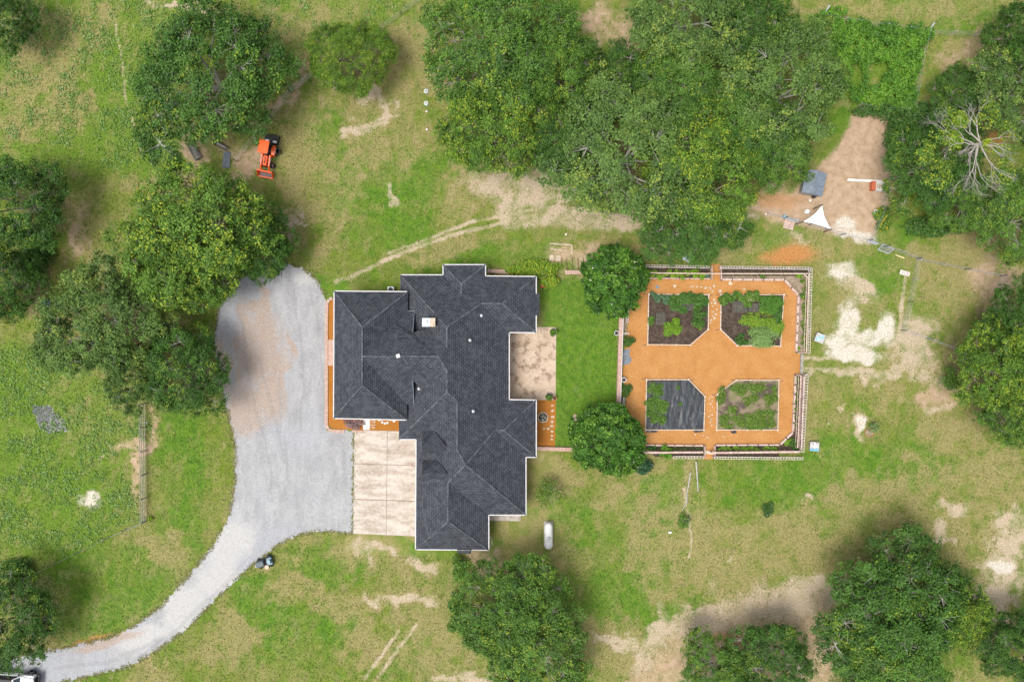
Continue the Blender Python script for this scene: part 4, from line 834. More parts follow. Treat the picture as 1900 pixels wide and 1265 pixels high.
for (px, py, rx, ry) in ((1299,577,13,12),(1303,592,11,12),(1300,601,9,7),(1292,598,8,8)): gp("dark leafy plant along the right side of the upper left bed", px, py, rx, ry, .7, .24, 380, DG, group="plants along the right side of the upper left bed", tip=(.09,.16,.02), tf=.2)
gp("lime green leafy mound standing alone in the upper left bed", 1247, 609, 17, 15, .7, .17, 1500, LG, lobes=10); gp("light side mound joined to the lime green mound in the upper left bed", 1256, 599, 9, 9, .7, .17, 500, LG)
gp("small green plant at the left board of the upper left bed", 1208, 593, 8, 9, .5, .2, 260, MG); gp("tiny bright sprout at the upper left bed's lower right", 1299, 609, 4, 4, .3, .12, 60, LG)
for (px, py) in ((1345,557),(1355,552),(1367,548),(1380,553),(1392,551),(1405,550),(1388,563)): gp("round green leafy plant in the top row of the upper right bed", px, py, 10, 10, .6, .26, 260, MG, group="top row plants of the upper right bed", seed=px)
gp("pale cream leaved plant in the top row of the upper right bed", 1391, 556, 8, 7, .62, .2, 120, ((.18,.24,.08), (.34,.36,.16)))
gp("broad bright green dome shaped plant at the upper right bed's top corner", 1433, 564, 22, 18, .9, .15, 2300, ((.045,.125,.014), (.10,.23,.028)), lobes=16)
gp("sprawling yellow green vine in the middle of the upper right bed", 1412, 594, 36, 17, .7, .2, 1500, LG, tip=(.22,.28,.03), tf=.2, lobes=14); gp("dark leafy plant by the right board of the upper right bed", 1445, 585, 9, 20, .8, .24, 420, DG)
gp("yellow green vine tail on the upper right bed's right board", 1440, 605, 18, 16, .75, .2, 700, LG, tip=(.2,.27,.03), tf=.2, lobes=9); gp("pale silvery green vine spilling over the upper right bed's bottom board", 1418, 625, 28, 20, .8, .18, 1700, ((.12,.22,.05), (.23,.34,.12)), lobes=16)
gp("dark green leafy plant at the upper right bed's lower left", 1378, 630, 13, 10, .5, .22, 420, DG)
for (px, py, rx, ry) in ((1217,722,15,15),(1214,746,16,13),(1228,757,18,14),(1223,776,17,11),(1208,762,11,11)): gp("green vine spreading over the black plastic sheet", px, py, rx, ry, .35, .19, 460, ((.055,.125,.016), (.115,.21,.032)), group="vines over the black plastic sheet", lobes=9)
gp("small weed poking through the middle of the black plastic", 1258, 719, 3.5, 5, .2, .13, 60, MG); gp("weed tuft lying on the black plastic sheet's centre", 1261, 750, 5, 4, .2, .12, 60, MG)
for (px, py, rx, ry) in ((1370,717,16,9),(1378,728,11,9),(1405,718,18,13),(1430,741,14,14),(1338,738,9,13),(1405,776,22,16),(1427,765,14,9),(1368,776,13,9),(1342,778,12,12),(1395,790,20,7),(1350,790,14,6),(1430,785,11,10),(1340,725,7,9),(1400,738,10,7),(1385,745,9,8),(1410,790,22,8),(1360,760,10,8),(1436,722,7,9),(1378,785,12,8)): gp("patchy weed clump in the dry soil of the lower right bed", px, py, rx, ry, .3, .16, int(rx * ry * 2.4), ((.055,.115,.016), (.135,.225,.032)), group="weed clumps in the lower right bed", lobes=16, tip=(.2,.24,.04), tf=.08)
# stepping stones
def stone(px, py, r_, label, group, z=.02, name="stepping_stone", m=None):
    n = 7; a0 = rnd.uniform(0, 6); pts = [(math.cos(a0 + i / n * 6.283) * r_ / S * rnd.uniform(.7, 1.15), math.sin(a0 + i / n * 6.283) * r_ / S * rnd.uniform(.6, 1.0)) for i in range(n)]
    o = MB().prism(pts, 0, .035).build(name, m or M['stone']); o.location = (*G(px, py), z); return tag(o, label, "stepping stone", group)
for (px, py, r_) in ((1325,531,3.2),(1318,535,2.2),(1309,534,3.2),(1301,533,2),(1293,532,2.2),(1285,532,2),(1281,531,1.6),(1322,540,2.4),(1336,540,3.8),(1325,556,2.6),(1320,562,2.2),(1327,562,2.8),(1322,568,2),(1331,566,1.6),(1330,574,2),(1323,578,2),(1328,583,2.6),(1322,586,2),(1326,590,2.8),(1319,594,3.2),(1318,599,2)): stone(px, py, r_, "pale stepping stone in the mulch between the two upper beds", "stepping stones between the upper beds")
for (px, py, r_) in ((1321,736,1.8),(1316,739,1.4),(1321,743,1.6),(1318,749,2.2),(1322,755,1.4),(1316,764,1.2),(1315,772,2),(1321,769,2.2),(1319,778,1.8),(1321,775,1.4),(1318,783,2),(1320,789,1.6),(1312,811,2.2),(1304,807,1.6),(1290,806,1.8),(1342,809,1.8)): stone(px, py, r_, "small pale stepping stone in the mulch between the two lower beds", "stepping stones between the lower beds")
stone(1252, 531, 3.6, "largest lone pale stone in the mulch above the upper left bed", None); stone(1355, 526, 4, "flat dull stone in the mulch above the upper right bed", None, m=M['palewood']); stone(1381, 537, 2.2, "small stone close above the upper right bed's top board", None)
stone(1220, 533, 4, "dark grey flat stone in the mulch right of the round crape myrtle", None, m=M['slate'])
for (px, py, r_) in ((1025,752,2.6),(1025,762,3),(1025,773,3.4),(1024.5,782,3.2),(1024,790,3.6),(1024,800,3),(1024,808,2.4),(1024,815,2.8),(1017,795,3.2),(1009,795,2.8)): stone(px, py, r_, "flat buff stone in the mulch bed beside the house's east wall", "stones in the east mulch bed")
stone(1066.5, 771, 3.6, "upper one of three buff stones lying on the garden lawn", None); stone(1063, 776, 3.2, "left one of three buff stones lying on the garden lawn", None); stone(1068, 777.5, 3.4, "right one of three buff stones lying on the garden lawn", None)
o = thing("planter_ring", "dark ring planter edged with pale stones holding a white flowered plant by the east wall", "planter", (*G(1007.5, 774), 0))
MB().lathe(0, 0, [(.58, 0), (.60, .14), (.50, .14), (.48, .10)], 22).build("ring", M['stone'], o); MB().cyl(0, 0, .01, .11, .49).build("soil", M['soil'], o)
pl = plant("plant", None, None, 1007.5, 774, 6, 7, .35, .12, 160, (.10,.14,.08), (.55,.58,.50), parent=o); pl.location = (0, 0, .1)
# trellis fences of the garden
def ladder_fence(label, pts, h=.95, gap=.26, group="slatted white trellis fences round the garden", step=.30, m='fence'):
    pts = [P(a_, b_, h) for a_, b_ in pts]; o = thing("trellis_fence", label, "fence", (pts[0][0], pts[0][1], 0), group=group)
    rails = MB(); rungs = MB(); low = MB()
    for a_, b_ in zip(pts[:-1], pts[1:]):
        A_, B_ = Vector(a_), Vector(b_); d = (B_ - A_).normalized(); nrm = Vector((-d.y, d.x, 0)) * gap / 2; L = (B_ - A_).length
        for s_ in (-1, 1): MB().bar(A_ + nrm * s_, B_ + nrm * s_, .04, .05).build("rail", M[m], o, world=True)
        n = int(L / step)
        for i in range(n + 1):
            p = A_.lerp(B_, i / max(n, 1)); rungs.bar(p - nrm - Vector((0, 0, .045)), p + nrm - Vector((0, 0, .045)), .06, .035)
        low.bar(A_ - Vector((0, 0, h - .25)), B_ - Vector((0, 0, h - .25)), .05, .08)
        m_ = max(1, int(L / 2.2))
        for i in range(m_ + 1):
            p = A_.lerp(B_, i / m_); MB().box(p.x, p.y, 0, h - .055, .09, .09).build("post", M[m], o, world=True)
    rungs.build("slats", M[m], o, world=True); low.build("lower_rail", M[m], o, world=True); return o
ladder_fence("upper left trellis fence, between the crape myrtle and the top garden gate", [(1190,493.5),(1316,495.5)]); ladder_fence("upper right trellis fence turning the corner beside the dark soil strip", [(1337,496),(1505,498),(1501,655)])
ladder_fence("lower right trellis fence beside the grey plank trough", [(1497,695),(1489,838)], gap=.34); ladder_fence("bottom right trellis fence, right of the bottom garden gate", [(1326,849),(1490,850.5)]); ladder_fence("bottom left trellis fence, between the dark shrub and the bottom gate", [(1250,848.5),(1305,848.5)])
ladder_fence("short white trellis beside the brick topped wall, above its grey pot", [(1166,566),(1164,597)], h=.5, gap=.2, step=.26); ladder_fence("short white trellis at the lower end of the brick topped wall", [(1158,738),(1156,768)], h=.5, gap=.2, step=.26); ladder_fence("tiny white trellis crosswise above the upper round clipped bush", [(1153,618.5),(1167,618.5)], h=.45, gap=.18, step=.26)
def rail_fence(label, pts, h=1.15, w=.09, m='palewood', cat="fence"):
    pts = [P(a_, b_, h) for a_, b_ in pts]; o = thing("rail_fence", label, cat, (pts[0][0], pts[0][1], 0))
    for a_, b_ in zip(pts[:-1], pts[1:]):
        A_, B_ = Vector(a_), Vector(b_); MB().bar(A_, B_, w, .06).build("top_rail", M[m], o, world=True); MB().bar(A_ - Vector((0, 0, .6)), B_ - Vector((0, 0, .6)), .05, .09).build("middle_rail", M[m], o, world=True)
        L = (B_ - A_).length; k = max(1, int(L / 2.4))
        for i in range(k + 1):
            p = A_.lerp(B_, i / k); MB().box(p.x, p.y, 0, h - .035, .09, .09).build("post", M['pinkwood'], o, world=True)
    return o
o = rail_fence("pale rail fence spanning the top gate and turning down the garden's right side", [(1196,506),(1320,507.5),(1501,507.5),(1496,654)]); A_, B_ = Vector(P(1490,507.5,1.2)), Vector(P(1500.5,517,1.2)); MB().bar(A_, B_, .1, .05).build("brace", M['palewood'], o, world=True)
rail_fence("pale rail fence along the bottom garden beds right of the bottom gate", [(1322,840),(1484,838)], w=.2, m='pinkwood'); rail_fence("pale rail fence along the bottom garden beds left of the bottom gate", [(1190,839.5),(1304,839)], w=.2, m='pinkwood'); rail_fence("pinkish rail along the lower right garden bed, beside the plank trough", [(1486,697),(1480,830)], w=.12, m='pinkwood')
rail_fence("pinkish outer rail between the plank trough and the slatted trellis", [(1492,698),(1487,832)], w=.12, m='pinkwood')
mb = MB(); tr_ = thing("plank_trough", "long grey plank trough at the lower right edge of the garden", "trough", (*G(1486, 765), 0))
MB().bar((*G(1488.5, 698), .22), (*G(1484.5, 828), .22), .3, .44).build("planks", M['greywood'], tr_, world=True); 
for k in range(5): p = Vector((*G(1488.5, 698), .45)).lerp(Vector((*G(1484.5, 828), .45)), .06 + k * .22); MB().box(p.x, p.y, .44, .48, .42, .10).build("strap", M['darkwood'], tr_, world=True)
def timber_edge(label, pts, w=.22, h=.3, seg=1.15, m='pinkwood', inner=True):
    P3 = [Vector((*G(a_, b_), h / 2)) for a_, b_ in pts]; o = thing("timber_edging", label, "edging", (P3[0].x, P3[0].y, 0))
    for A_, B_ in zip(P3[:-1], P3[1:]):
        n = max(1, round((B_ - A_).length / seg))
        for i in range(n):
            a_, b_ = A_.lerp(B_, (i + .04) / n), A_.lerp(B_, (i + .96) / n); MB().bar(a_, b_, w, h - .012 * (i % 3)).build("board", M[m], o, world=True); q_ = A_.lerp(B_, (i + .0) / n); MB().box(q_.x, q_.y, 0, h + .05, .07, w * 1.25).build("stake", M['darkwood'], o, world=True)
    return o
timber_edge("pinkish timber edging of the upper left border bed", [(1202,516.5),(1317,517.5)], w=.12); timber_edge("pinkish timber edging round the chamfered upper right border bed", [(1338,519),(1454,519.5),(1480,548),(1476,653)]); timber_edge("pinkish timber edging of the lower right border bed with chamfered corner", [(1475,696),(1470,801),(1446,824)]); timber_edge("pinkish timber edging of the bottom right border bed", [(1445,824.5),(1326,825)], w=.16); timber_edge("pinkish timber edging of the bottom left border bed", [(1304,826),(1197,825)], w=.16)
timber_edge("end boards of the upper right border bed by the right gate", [(1477,654.5),(1500,655)], w=.08); timber_edge("end boards of the lower right border bed by the right gate", [(1474,695),(1498,694)], w=.08)
for lab, px in (("dark gate post board left of the top garden gate", 1318.5), ("dark gate post board right of the top garden gate", 1336)): tag(MB().bar((*G(px, 494), .3), (*G(px, 519), .3), .09, .6).build("gate_board", M['pinkwood']), lab, "board")
tag(MB().bar((*G(1487, 657), .12), (*G(1486, 693), .12), .28, .24).build("gate_sill", M['greywood']), "grey timber sill across the right garden gateway", "gate sill")
tag(MB().bar((*G(1308, 838), .1), (*G(1323, 840), .1), .34, .2).build("gate_sill", M['palewood']), "pale timber sill across the bottom garden gateway", "gate sill")
for lab, px in (("dark post board left of the bottom gate", 1306), ("dark post board right of the bottom gate", 1324.5)): tag(MB().bar((*G(px, 826), .25), (*G(px, 848), .25), .09, .5).build("gate_board", M['pinkwood']), lab, "board")
# soil in the border beds
def soilbed(name, pts, m, z=.05): MB().prism([G(*p) for p in pts], -.02, z).build(name, m)["kind"] = "structure"
soilbed("border_soil", [(1180,494),(1317,496),(1317,517),(1200,516)], M['soil']); soilbed("border_soil", [(1337,496),(1503,498),(1499,512),(1337,512)], M['soil'])
soilbed("border_soil", [(1337.5,512.5),(1455,512.5),(1455,519),(1337.5,518.5)], M['drysoil'], .048); soilbed("border_soil", [(1455.5,512.5),(1498.5,512.5),(1494,654),(1477,654),(1481,548),(1455.5,519)], M['drysoil'], .052)
soilbed("border_soil", [(1475,696),(1494,696),(1484,838),(1446,838),(1446,825),(1470,802)], M['soil']); soilbed("border_soil", [(1445,825.5),(1445,848),(1326,848),(1326,825.5)], M['soil'], .046); soilbed("border_soil", [(1197,826),(1304.5,827),(1304.5,847),(1215,847)], M['soil'])
soilbed("border_soil", [(1152,565),(1168,565),(1163,614),(1151,614)], M['drysoil'], .03); soilbed("border_soil", [(1148,736),(1158,736),(1156,772),(1146,772)], M['soil'], .03)
# border plants
def row(label, group, spots, h, ls, c, dens=2.2, **kw):
    for i, (px, py, rx, ry) in enumerate(spots): plant("border_plant", label, "garden plant", px, py, rx, ry, h, ls, int(rx * ry * dens) + 40, *c, z0=.05, group=group, seed=i, **kw)
row("yellow green vine in the upper left border bed", "vines of the upper left border bed", [(1200 + i * 13, 505 + (i % 3) * 3, 10, 9) for i in range(9)], .75, .2, LG, tip=(.22,.28,.02), tf=.25)
row("blue green plant at the gate end of the upper left border bed", None, [(1312, 512, 6, 5)], .5, .2, ((.06,.13,.07), (.12,.2,.12)))
row("small green plant in the upper right border bed", None, [(1417, 512, 7, 6)], .4, .2, MG); row("yellow green plant in the corner of the upper right border bed", None, [(1484, 511, 8, 5)], .5, .2, LG)
row("low green plant along the garden's right upper border", "plants along the right upper border", [(1491 + (i % 2) * 2, 522 + i * 13, 6, 8) for i in range(10)], .45, .17, MG, tip=(.28,.28,.03), tf=.12)
row("bright round tuft at the lower end of the right upper border", None, [(1483, 647, 4, 4)], .35, .13, LG, dens=6)
row("leafy green plant in the lower right border bed", "plants of the lower right border bed", [(1480.5 - i * .6, 704 + i * 14, 6, 8) for i in range(7)], .5, .18, MG)
row("bright low plants at the lower right bed's chamfered corner", None, [(1463, 821, 15, 10)], .35, .17, LG); row("dark bushy plant filling the garden's lower right corner", None, [(1476, 825, 12, 13)], .8, .22, DG)
row("yellow green plant in the bottom right border bed", "plants of the bottom right border bed", [(1338 + i * 14, 831 + (i % 2) * 2, 9, 5) for i in range(8)], .4, .17, LG)
row("small reddish green plant in the bottom left border bed", "plants of the bottom left border bed", [(1252 + i * 11, 832, 6, 4) for i in range(5)], .35, .15, ((.10,.07,.03), (.07,.14,.025)))
row("bright green bush overhanging the bottom left trellis", None, [(1236, 838, 15, 17)], 1.0, .2, ((.055,.14,.014), (.12,.26,.02)), dens=3.2); row("dark leafy plant left of the bright bush in the bottom left border", None, [(1210, 832, 14, 7)], .6, .22, DG)
row("dense green plant in the small bed by the upper short trellis", None, [(1158, 580, 5, 13)], .5, .18, MG); row("dark plant in the small bed by the lower short trellis", None, [(1151.5, 752, 4, 12)], .4, .17, DG)
# brick-topped garden wall on the left
wl = thing("garden_wall", "long low wall topped with pinkish bricks along the garden's left side", "wall", (*G(1148, 660), 0)); A_, B_ = Vector((*G(1151.5, 560), .35)), Vector((*G(1145, 770), .35))
MB().bar(A_, B_, .34, .7).build("masonry", M['brick'], wl, world=True); mb = MB(); n = 60
for i in range(n): mb.bar(A_.lerp(B_, (i + .04) / n) + Vector((0, 0, .38)), A_.lerp(B_, (i + .92) / n) + Vector((0, 0, .38)), .40, .06)
mb.build("coping", M['brick'], wl, world=True); MB().bar(A_.lerp(B_, .0) + Vector((.24, 0, .36)), B_ + Vector((.24, 0, .36)), .06, .1).build("side_rail", M['white'], wl, world=True)
# pots
def pot(label, px, py, r_, h, m, plantc=None, rim=True):
    o = thing("plant_pot", label, "plant pot", (*G(px, py), .06 if 945 < px < 1032 and py < 742 else 0)); MB().lathe(0, 0, [(r_ * .7, 0), (r_ * .95, h * .9), (r_ * 1.08, h * .9), (r_ * 1.08, h), (r_ * .86, h), (r_ * .84, h * .82), (.01, h * .82)], 20).build("pot", m, o, smooth=True)
    if plantc: pl = plant("plant", None, None, px, py, r_ * S * 1.5, r_ * S * 1.5, .6, .2, 220, *plantc, parent=o); pl.location = (0, 0, h * .75)
    else: MB().cyl(0, 0, h * .5, h * .83, r_ * .83).build("soil", M['soil'], o)
    return o
pot("dark pot with a green plant at the patio's upper right corner", 1026, 616, .34, .5, M['black'], MG); pot("dark pot with a leafy green plant at the patio's lower right", 1018, 735, .34, .5, M['black'], MG); pot("small brown pot with pale rim at the patio's lower right corner", 1029, 738, .22, .4, M['terracotta'])
pot("round grey metal pot just left of the brick topped wall", 1143, 618, .26, .5, M['metal']); pot("round grey metal pot above the lower round clipped bush", 1156.5, 704, .26, .5, M['metal'])
# red wheelbarrow near the house corner
o = thing("wheelbarrow", "red wheelbarrow beside the house under the bright shrub", "wheelbarrow", (*G(1008, 526), 0), R(-80))
MB().box(0, 0, .35, .62, .75, .55, 0, 1.3).build("tray", M['red'], o, bevel=.04); MB().wheel(-.62, 0, .2, .2, .09).build("wheel", M['rubber'], o)
for s_ in (-1, 1): MB().tube([(-.6, .06 * s_, .2), (.1, .22 * s_, .34), (.95, .30 * s_, .55)], .025, 6).build("handle", M['darkwood'], o); MB().tube([(.3, .22 * s_, .36), (.38, .22 * s_, 0)], .02, 6).build("leg", M['black'], o)
# white landscape stones in the front bed
for px, py in ((704,779),(709,783),(714,785),(719,784),(725,778),(731,781)): stone(px, py, 2.6, "white rounded rock in the deep orange mulch right of the pale walkway", "white rocks in the front mulch bed", name="garden_rock", m=M['white'])
for i in range(16): stone(688 + (i % 4) * 2.6 + rnd.uniform(-.6, .6), 779 + (i // 4) * 4.5 + rnd.uniform(-1, 1), 1.5, "small pale pebble in the strip beside the front walkway", "pebbles beside the front walkway", name="pebble")
# ================================================================== VEHICLES AND OTHER THINGS
# ---- orange tractor (local x forward)
tr = thing("tractor", "orange compact tractor with canopy, front loader and black rear mower", "tractor", (*G(503, 281), 0), R(-101))
for s_ in (-1, 1):
    nm_ = MB().wheel(0, .62 * s_, .56, .56, .36).build("rear_wheel", M['rubber'], tr, smooth=True); MB().wheel(0, .66 * s_, .56, .33, .34).build("hub", M['hub'], nm_)
    nm_ = MB().wheel(1.62, .56 * s_, .33, .33, .24).build("front_wheel", M['rubber'], tr, smooth=True); MB().wheel(1.62, .59 * s_, .33, .19, .23).build("hub", M['hub'], nm_)
    MB().add([(-.5, .42 * s_, .95), (-.45, .82 * s_, .95), (.0, .82 * s_, 1.18), (.0, .42 * s_, 1.18), (.55, .82 * s_, .95), (.55, .42 * s_, .95), (.62, .42 * s_, .6), (.62, .8 * s_, .6), (-.5, .42 * s_, .9), (-.45, .82 * s_, .9)], [(0, 1, 2, 3), (3, 2, 4, 5), (5, 4, 7, 6)]).build("fender", M['orange'], tr)
    MB().bar((-.35, .5 * s_, .9), (-.35, .5 * s_, 2.3), .07, .07).build("canopy_post", M['black'], tr)
    a_ = MB(); a_.bar((.75, .44 * s_, 1.15), (1.9, .46 * s_, 1.0), .12, .16); a_.bar((1.86, .46 * s_, 1.02), (2.45, .46 * s_, .42), .12, .14); a_.bar((.75, .44 * s_, .5), (.75, .44 * s_, 1.2), .14, .14); a_.build("loader_arm", M['orange'], tr)
    MB().tube([(.95, .44 * s_, .72), (1.75, .46 * s_, .92)], .04, 6).build("hydraulic_ram", M['metal'], tr)
MB().box(.2, 0, .45, .75, 1.6, .5).build("chassis", M['black'], tr, bevel=.03)
hd = MB().box(1.35, 0, .62, 1.22, 1.25, .50, 0, .86).build("hood", M['orange'], tr, bevel=.06); MB().box(1.98, 0, .7, 1.08, .04, .40).build("grille", M['black'], hd); MB().box(1.35, 0, 1.221, 1.25, .7, .10).build("hood_stripe", M['black'], hd)
MB().box(.62, 0, .9, 1.35, .18, .5, 0, .8).build("dashboard", M['black'], tr, bevel=.03); MB().box(-.12, 0, .85, 1.02, .48, .46).add(*[[(-.4, -.23, .98), (-.32, -.23, .98), (-.32, .23, .98), (-.4, .23, .98), (-.48, -.22, 1.45), (-.4, -.22, 1.45), (-.4, .22, 1.45), (-.48, .22, 1.45)], [(0, 3, 2, 1), (4, 5, 6, 7), (0, 1, 5, 4), (1, 2, 6, 5), (2, 3, 7, 6), (3, 0, 4, 7)]]).build("seat", M['black'], tr, bevel=.03)
st = [(.55 + .03 * math.cos(a_), .2 * math.sin(a_), 1.45 + .19 * math.cos(a_)) for a_ in np.linspace(0, 2 * math.pi, 17)]; MB().tube(st, .02, 6).build("steering_wheel", M['black'], tr)
MB().box(.12, 0, 2.3, 2.38, 1.42, 1.12).build("canopy", M['orange'], tr, bevel=.04)
bk = MB()
bx = [(2.35, .25), (2.42, .85), (2.47, .85), (2.42, .30), (2.50, .16), (3.02, .10), (3.02, .05), (2.45, .08)]
vs = [(x, -.82, z) for x, z in bx] + [(x, .82, z) for x, z in bx]; nb_ = len(bx); bk.add(vs, [(i, (i + 1) % nb_, nb_ + (i + 1) % nb_, nb_ + i) for i in range(nb_)])
for s_ in (-1, 1): bk.add([(2.35, .82 * s_, .2), (2.45, .82 * s_, .85), (3.0, .82 * s_, .40), (3.02, .82 * s_, .05), (2.35, .87 * s_, .2), (2.45, .87 * s_, .85), (3.0, .87 * s_, .40), (3.02, .87 * s_, .05)], [(0, 1, 2, 3), (7, 6, 5, 4), (0, 4, 5, 1), (1, 5, 6, 2), (2, 6, 7, 3), (3, 7, 4, 0)])
bk.bar((2.47, -.85, .86), (2.47, .85, .86), .14, .07); bk.bar((3.0, -.85, .12), (3.0, .85, .12), .14, .07); bko = bk.build("bucket", M['orange'], tr); MB().add([(2.50, -.74, .20), (2.93, -.74, .125), (2.93, .74, .125), (2.50, .74, .20)], [(0, 1, 2, 3)]).build("inner_plate", mat("dark_grey_steel", (.16, .13, .12), .6), bko)  # dark grey plate makes the inside of the bucket darker than its rim
mw = MB().box(-1.25, 0, .18, .55, .95, 1.55).build("rear_mower", M['black'], tr, bevel=.05); MB().bar((-.45, 0, .6), (-.85, 0, .6), .5, .2).build("hitch", M['black'], tr)
for y in (-.42, .42): MB().box(-.98, y, .56, .60, .26, .42).build("pale_plate", M['white'], mw)
# ---- riding mower (local x forward)
mo = thing("riding_mower", "dark grey riding lawn mower parked on the grass edge of the gravel drive", "lawn mower", (*G(493, 1041), 0), R(197))
for s_ in (-1, 1):
    a_ = MB().wheel(-.62, .42 * s_, .26, .26, .24).build("rear_wheel", M['rubber'], mo, smooth=True); MB().wheel(-.62, .44 * s_, .26, .13, .22).build("hub", M['metal'], a_)
    a_ = MB().wheel(.62, .40 * s_, .19, .19, .16).build("front_wheel", M['rubber'], mo, smooth=True); MB().wheel(.62, .42 * s_, .19, .10, .14).build("hub", M['metal'], a_)
hp = [(.98, .20), (.86, .34), (.30, .38), (-.02, .34), (-.02, -.34), (.30, -.38), (.86, -.34), (.98, -.20)]
h_ = MB().prism(hp, .35, .62).build("hood", M['greyhood'], mo, bevel=.06); MB().prism([(x * .94 + .01, y * .8) for x, y in hp], .62, .78).build("hood_top", M['greyhood'], h_, bevel=.07); MB().box(.97, .08, .40, .62, .12, .30).build("front_bumper", M['white'], h_, bevel=.04)
MB().box(-.05, 0, .14, .24, 1.1, .95).build("mower_deck", M['black'], mo, bevel=.05); MB().lathe(-.02, .62, [(.22, .16), (.24, .24), (.14, .26)], 12).build("discharge_chute", M['hub'], mo)
MB().box(-.36, 0, .26, .36, .7, .5).build("footplate", M['black'], mo); fb = MB().box(-.66, 0, .36, .60, .62, .92, 0, .92).build("rear_fender", M['teal'], mo, bevel=.06); se_ = MB().box(-.58, 0, .61, .72, .42, .44).build("seat", M['seat'], mo, bevel=.05); MB().box(-.82, 0, .66, 1.02, .12, .44).build("seat_back", M['seat'], se_, bevel=.05)
MB().tube([(-.10, 0, .6), (-.2, 0, .92)], .025, 6).build("steering_column", M['black'], mo); MB().tube([(-.2 + .05 * math.cos(a_), .17 * math.sin(a_), .94 + .15 * math.cos(a_) * .5) for a_ in np.linspace(0, 2 * math.pi, 15)], .018, 6).build("steering_wheel", M['black'], mo)
# ---- white truck (local x forward), half in the frame
tk = thing("truck", "white off road truck with black soft top, half cut off by the lower left corner", "truck", (*P(22, 1263, .9)[:2], 0), R(-4))
lo_ = MB(); lo_.box(.0, 0, .55, 1.08, 5.0, 1.62).build("body", M['carwhite'], tk, bevel=.08)
hdp = [(2.55, .52), (2.60, .30), (2.60, -.30), (2.55, -.52), (1.10, -.74), (1.10, .74)]; hh = MB().prism(hdp, 1.07, 1.22).build("hood", M['carwhite'], tk, bevel=.05); MB().box(2.63, 0, .65, 1.15, .10, 1.1).build("grille", M['black'], tk, bevel=.02); MB().box(2.35, 0, 1.221, 1.235, .06, .3).build("hood_latch", M['black'], hh)
MB().box(2.82, 0, .55, .75, .24, 1.75).build("bumper", M['black'], tk, bevel=.05)
wsf = MB(); wsf.add([(1.15, -.72, 1.2), (1.15, .72, 1.2), (.72, .64, 1.82), (.72, -.64, 1.82)], [(0, 1, 2, 3)]); wsf.build("windscreen", M['glass'], tk)
fr = MB()
for p_, q_ in (((1.16, -.74, 1.2), (.72, -.66, 1.84)), ((1.16, .74, 1.2), (.72, .66, 1.84)), ((.72, -.66, 1.85), (.72, .66, 1.85))): fr.bar(p_, q_, .11, .08)
fr.build("windscreen_frame", M['carwhite'], tk); MB().box(-.35, 0, 1.08, 1.86, 2.1, 1.36, 0, .93).build("soft_top", M['black'], tk, bevel=.06); MB().box(-1.95, 0, 1.08, 1.2, 1.1, 1.5).build("bed_cover", M['black'], tk, bevel=.03)
for s_ in (-1, 1):
    for x in (1.85, -1.55):
        w_ = MB().wheel(x, .80 * s_, .42, .42, .30).build("wheel", M['rubber'], tk, smooth=True); MB().wheel(x, .83 * s_, .42, .24, .27).build("rim", M['metal'], w_); MB().box(x - .05, .84 * s_, .92, 1.0, 1.05, .30).build("fender", M['black'], tk, bevel=.04)
    MB().box(.95, .90 * s_, 1.15, 1.35, .12, .22).build("mirror", M['black'], tk, bevel=.03); MB().wheel(2.66, .40 * s_, .95, .13, .06, (1, 0, 0)).build("headlight", M['glass'], tk)
# ---- propane tank and slab
tag(MB().box(0, 0, 0, .10, 1.05, 2.85).build("concrete_slab", M['concrete']), "narrow concrete slab under the white propane tank", "slab").location = (*G(1017.5, 990), 0)
pt = thing("propane_tank", "white capsule shaped propane tank standing on its concrete slab", "propane tank", (*G(1017, 990), .10))
prof = [(-1.50, .02), (-1.47, .18), (-1.38, .32), (-1.24, .42), (-1.05, .47), (1.05, .47), (1.24, .42), (1.38, .32), (1.47, .18), (1.50, .02)]
MB().tube([(0, y, .62) for y, _ in prof], [r_ for _, r_ in prof], 24).build("vessel", M['white'], pt, smooth=True); dm = MB().lathe(0, -.2, [(.20, 1.02), (.21, 1.16), (.15, 1.24), (.02, 1.26)], 18).build("valve_dome", M['metal'], pt, smooth=True); MB().cyl(0, -.2, 1.255, 1.28, .06).build("cap", M['black'], dm)
for y in (-.9, .9): MB().box(0, y, 0, .34, .62, .16).build("foot", M['concrete'], pt)
# ---- septic lids and lawn dots
def lid(label, px, py, r_, m='metal'):
    o = thing("septic_lid", label, "septic lid", (*G(px, py), 0)); MB().lathe(0, 0, [(r_, 0), (r_, .14), (r_ * .9, .17), (.01, .19)], 24).build("riser", M[m], o, smooth=True); MB().cyl(0, 0, .17, .21, r_ * .45).build("handle_boss", M['concrete'], o); return o
M['palelid'] = mat('pale_green_plastic', (.40, .45, .43), .6, .1, 4); lid("upper large round grey green septic lid in the dry grass", 791, 170, .27, 'palelid'); lid("lower large round pale septic lid in the dry grass", 791, 192.5, .27, 'palelid'); lid("small white cap below the two round septic lids", 792, 207.5, .12, 'white')
for lab, px, py in (("tiny white stake on the lawn between the septic lids and the sandy patch", 792, 241), ("white utility box in the short grass below the log poles", 1243, 987), ("white block beside the left board fence", 271, 784), ("tiny white paper scrap beside the dirt track north of the garden", 1050, 435)):
    tag(MB().box(0, 0, 0, .12, .36 if "box" in lab or "block" in lab else .2, .2).build("marker", M['white'], None, bevel=.02), lab, "marker").location = (*G(px, py), 0)
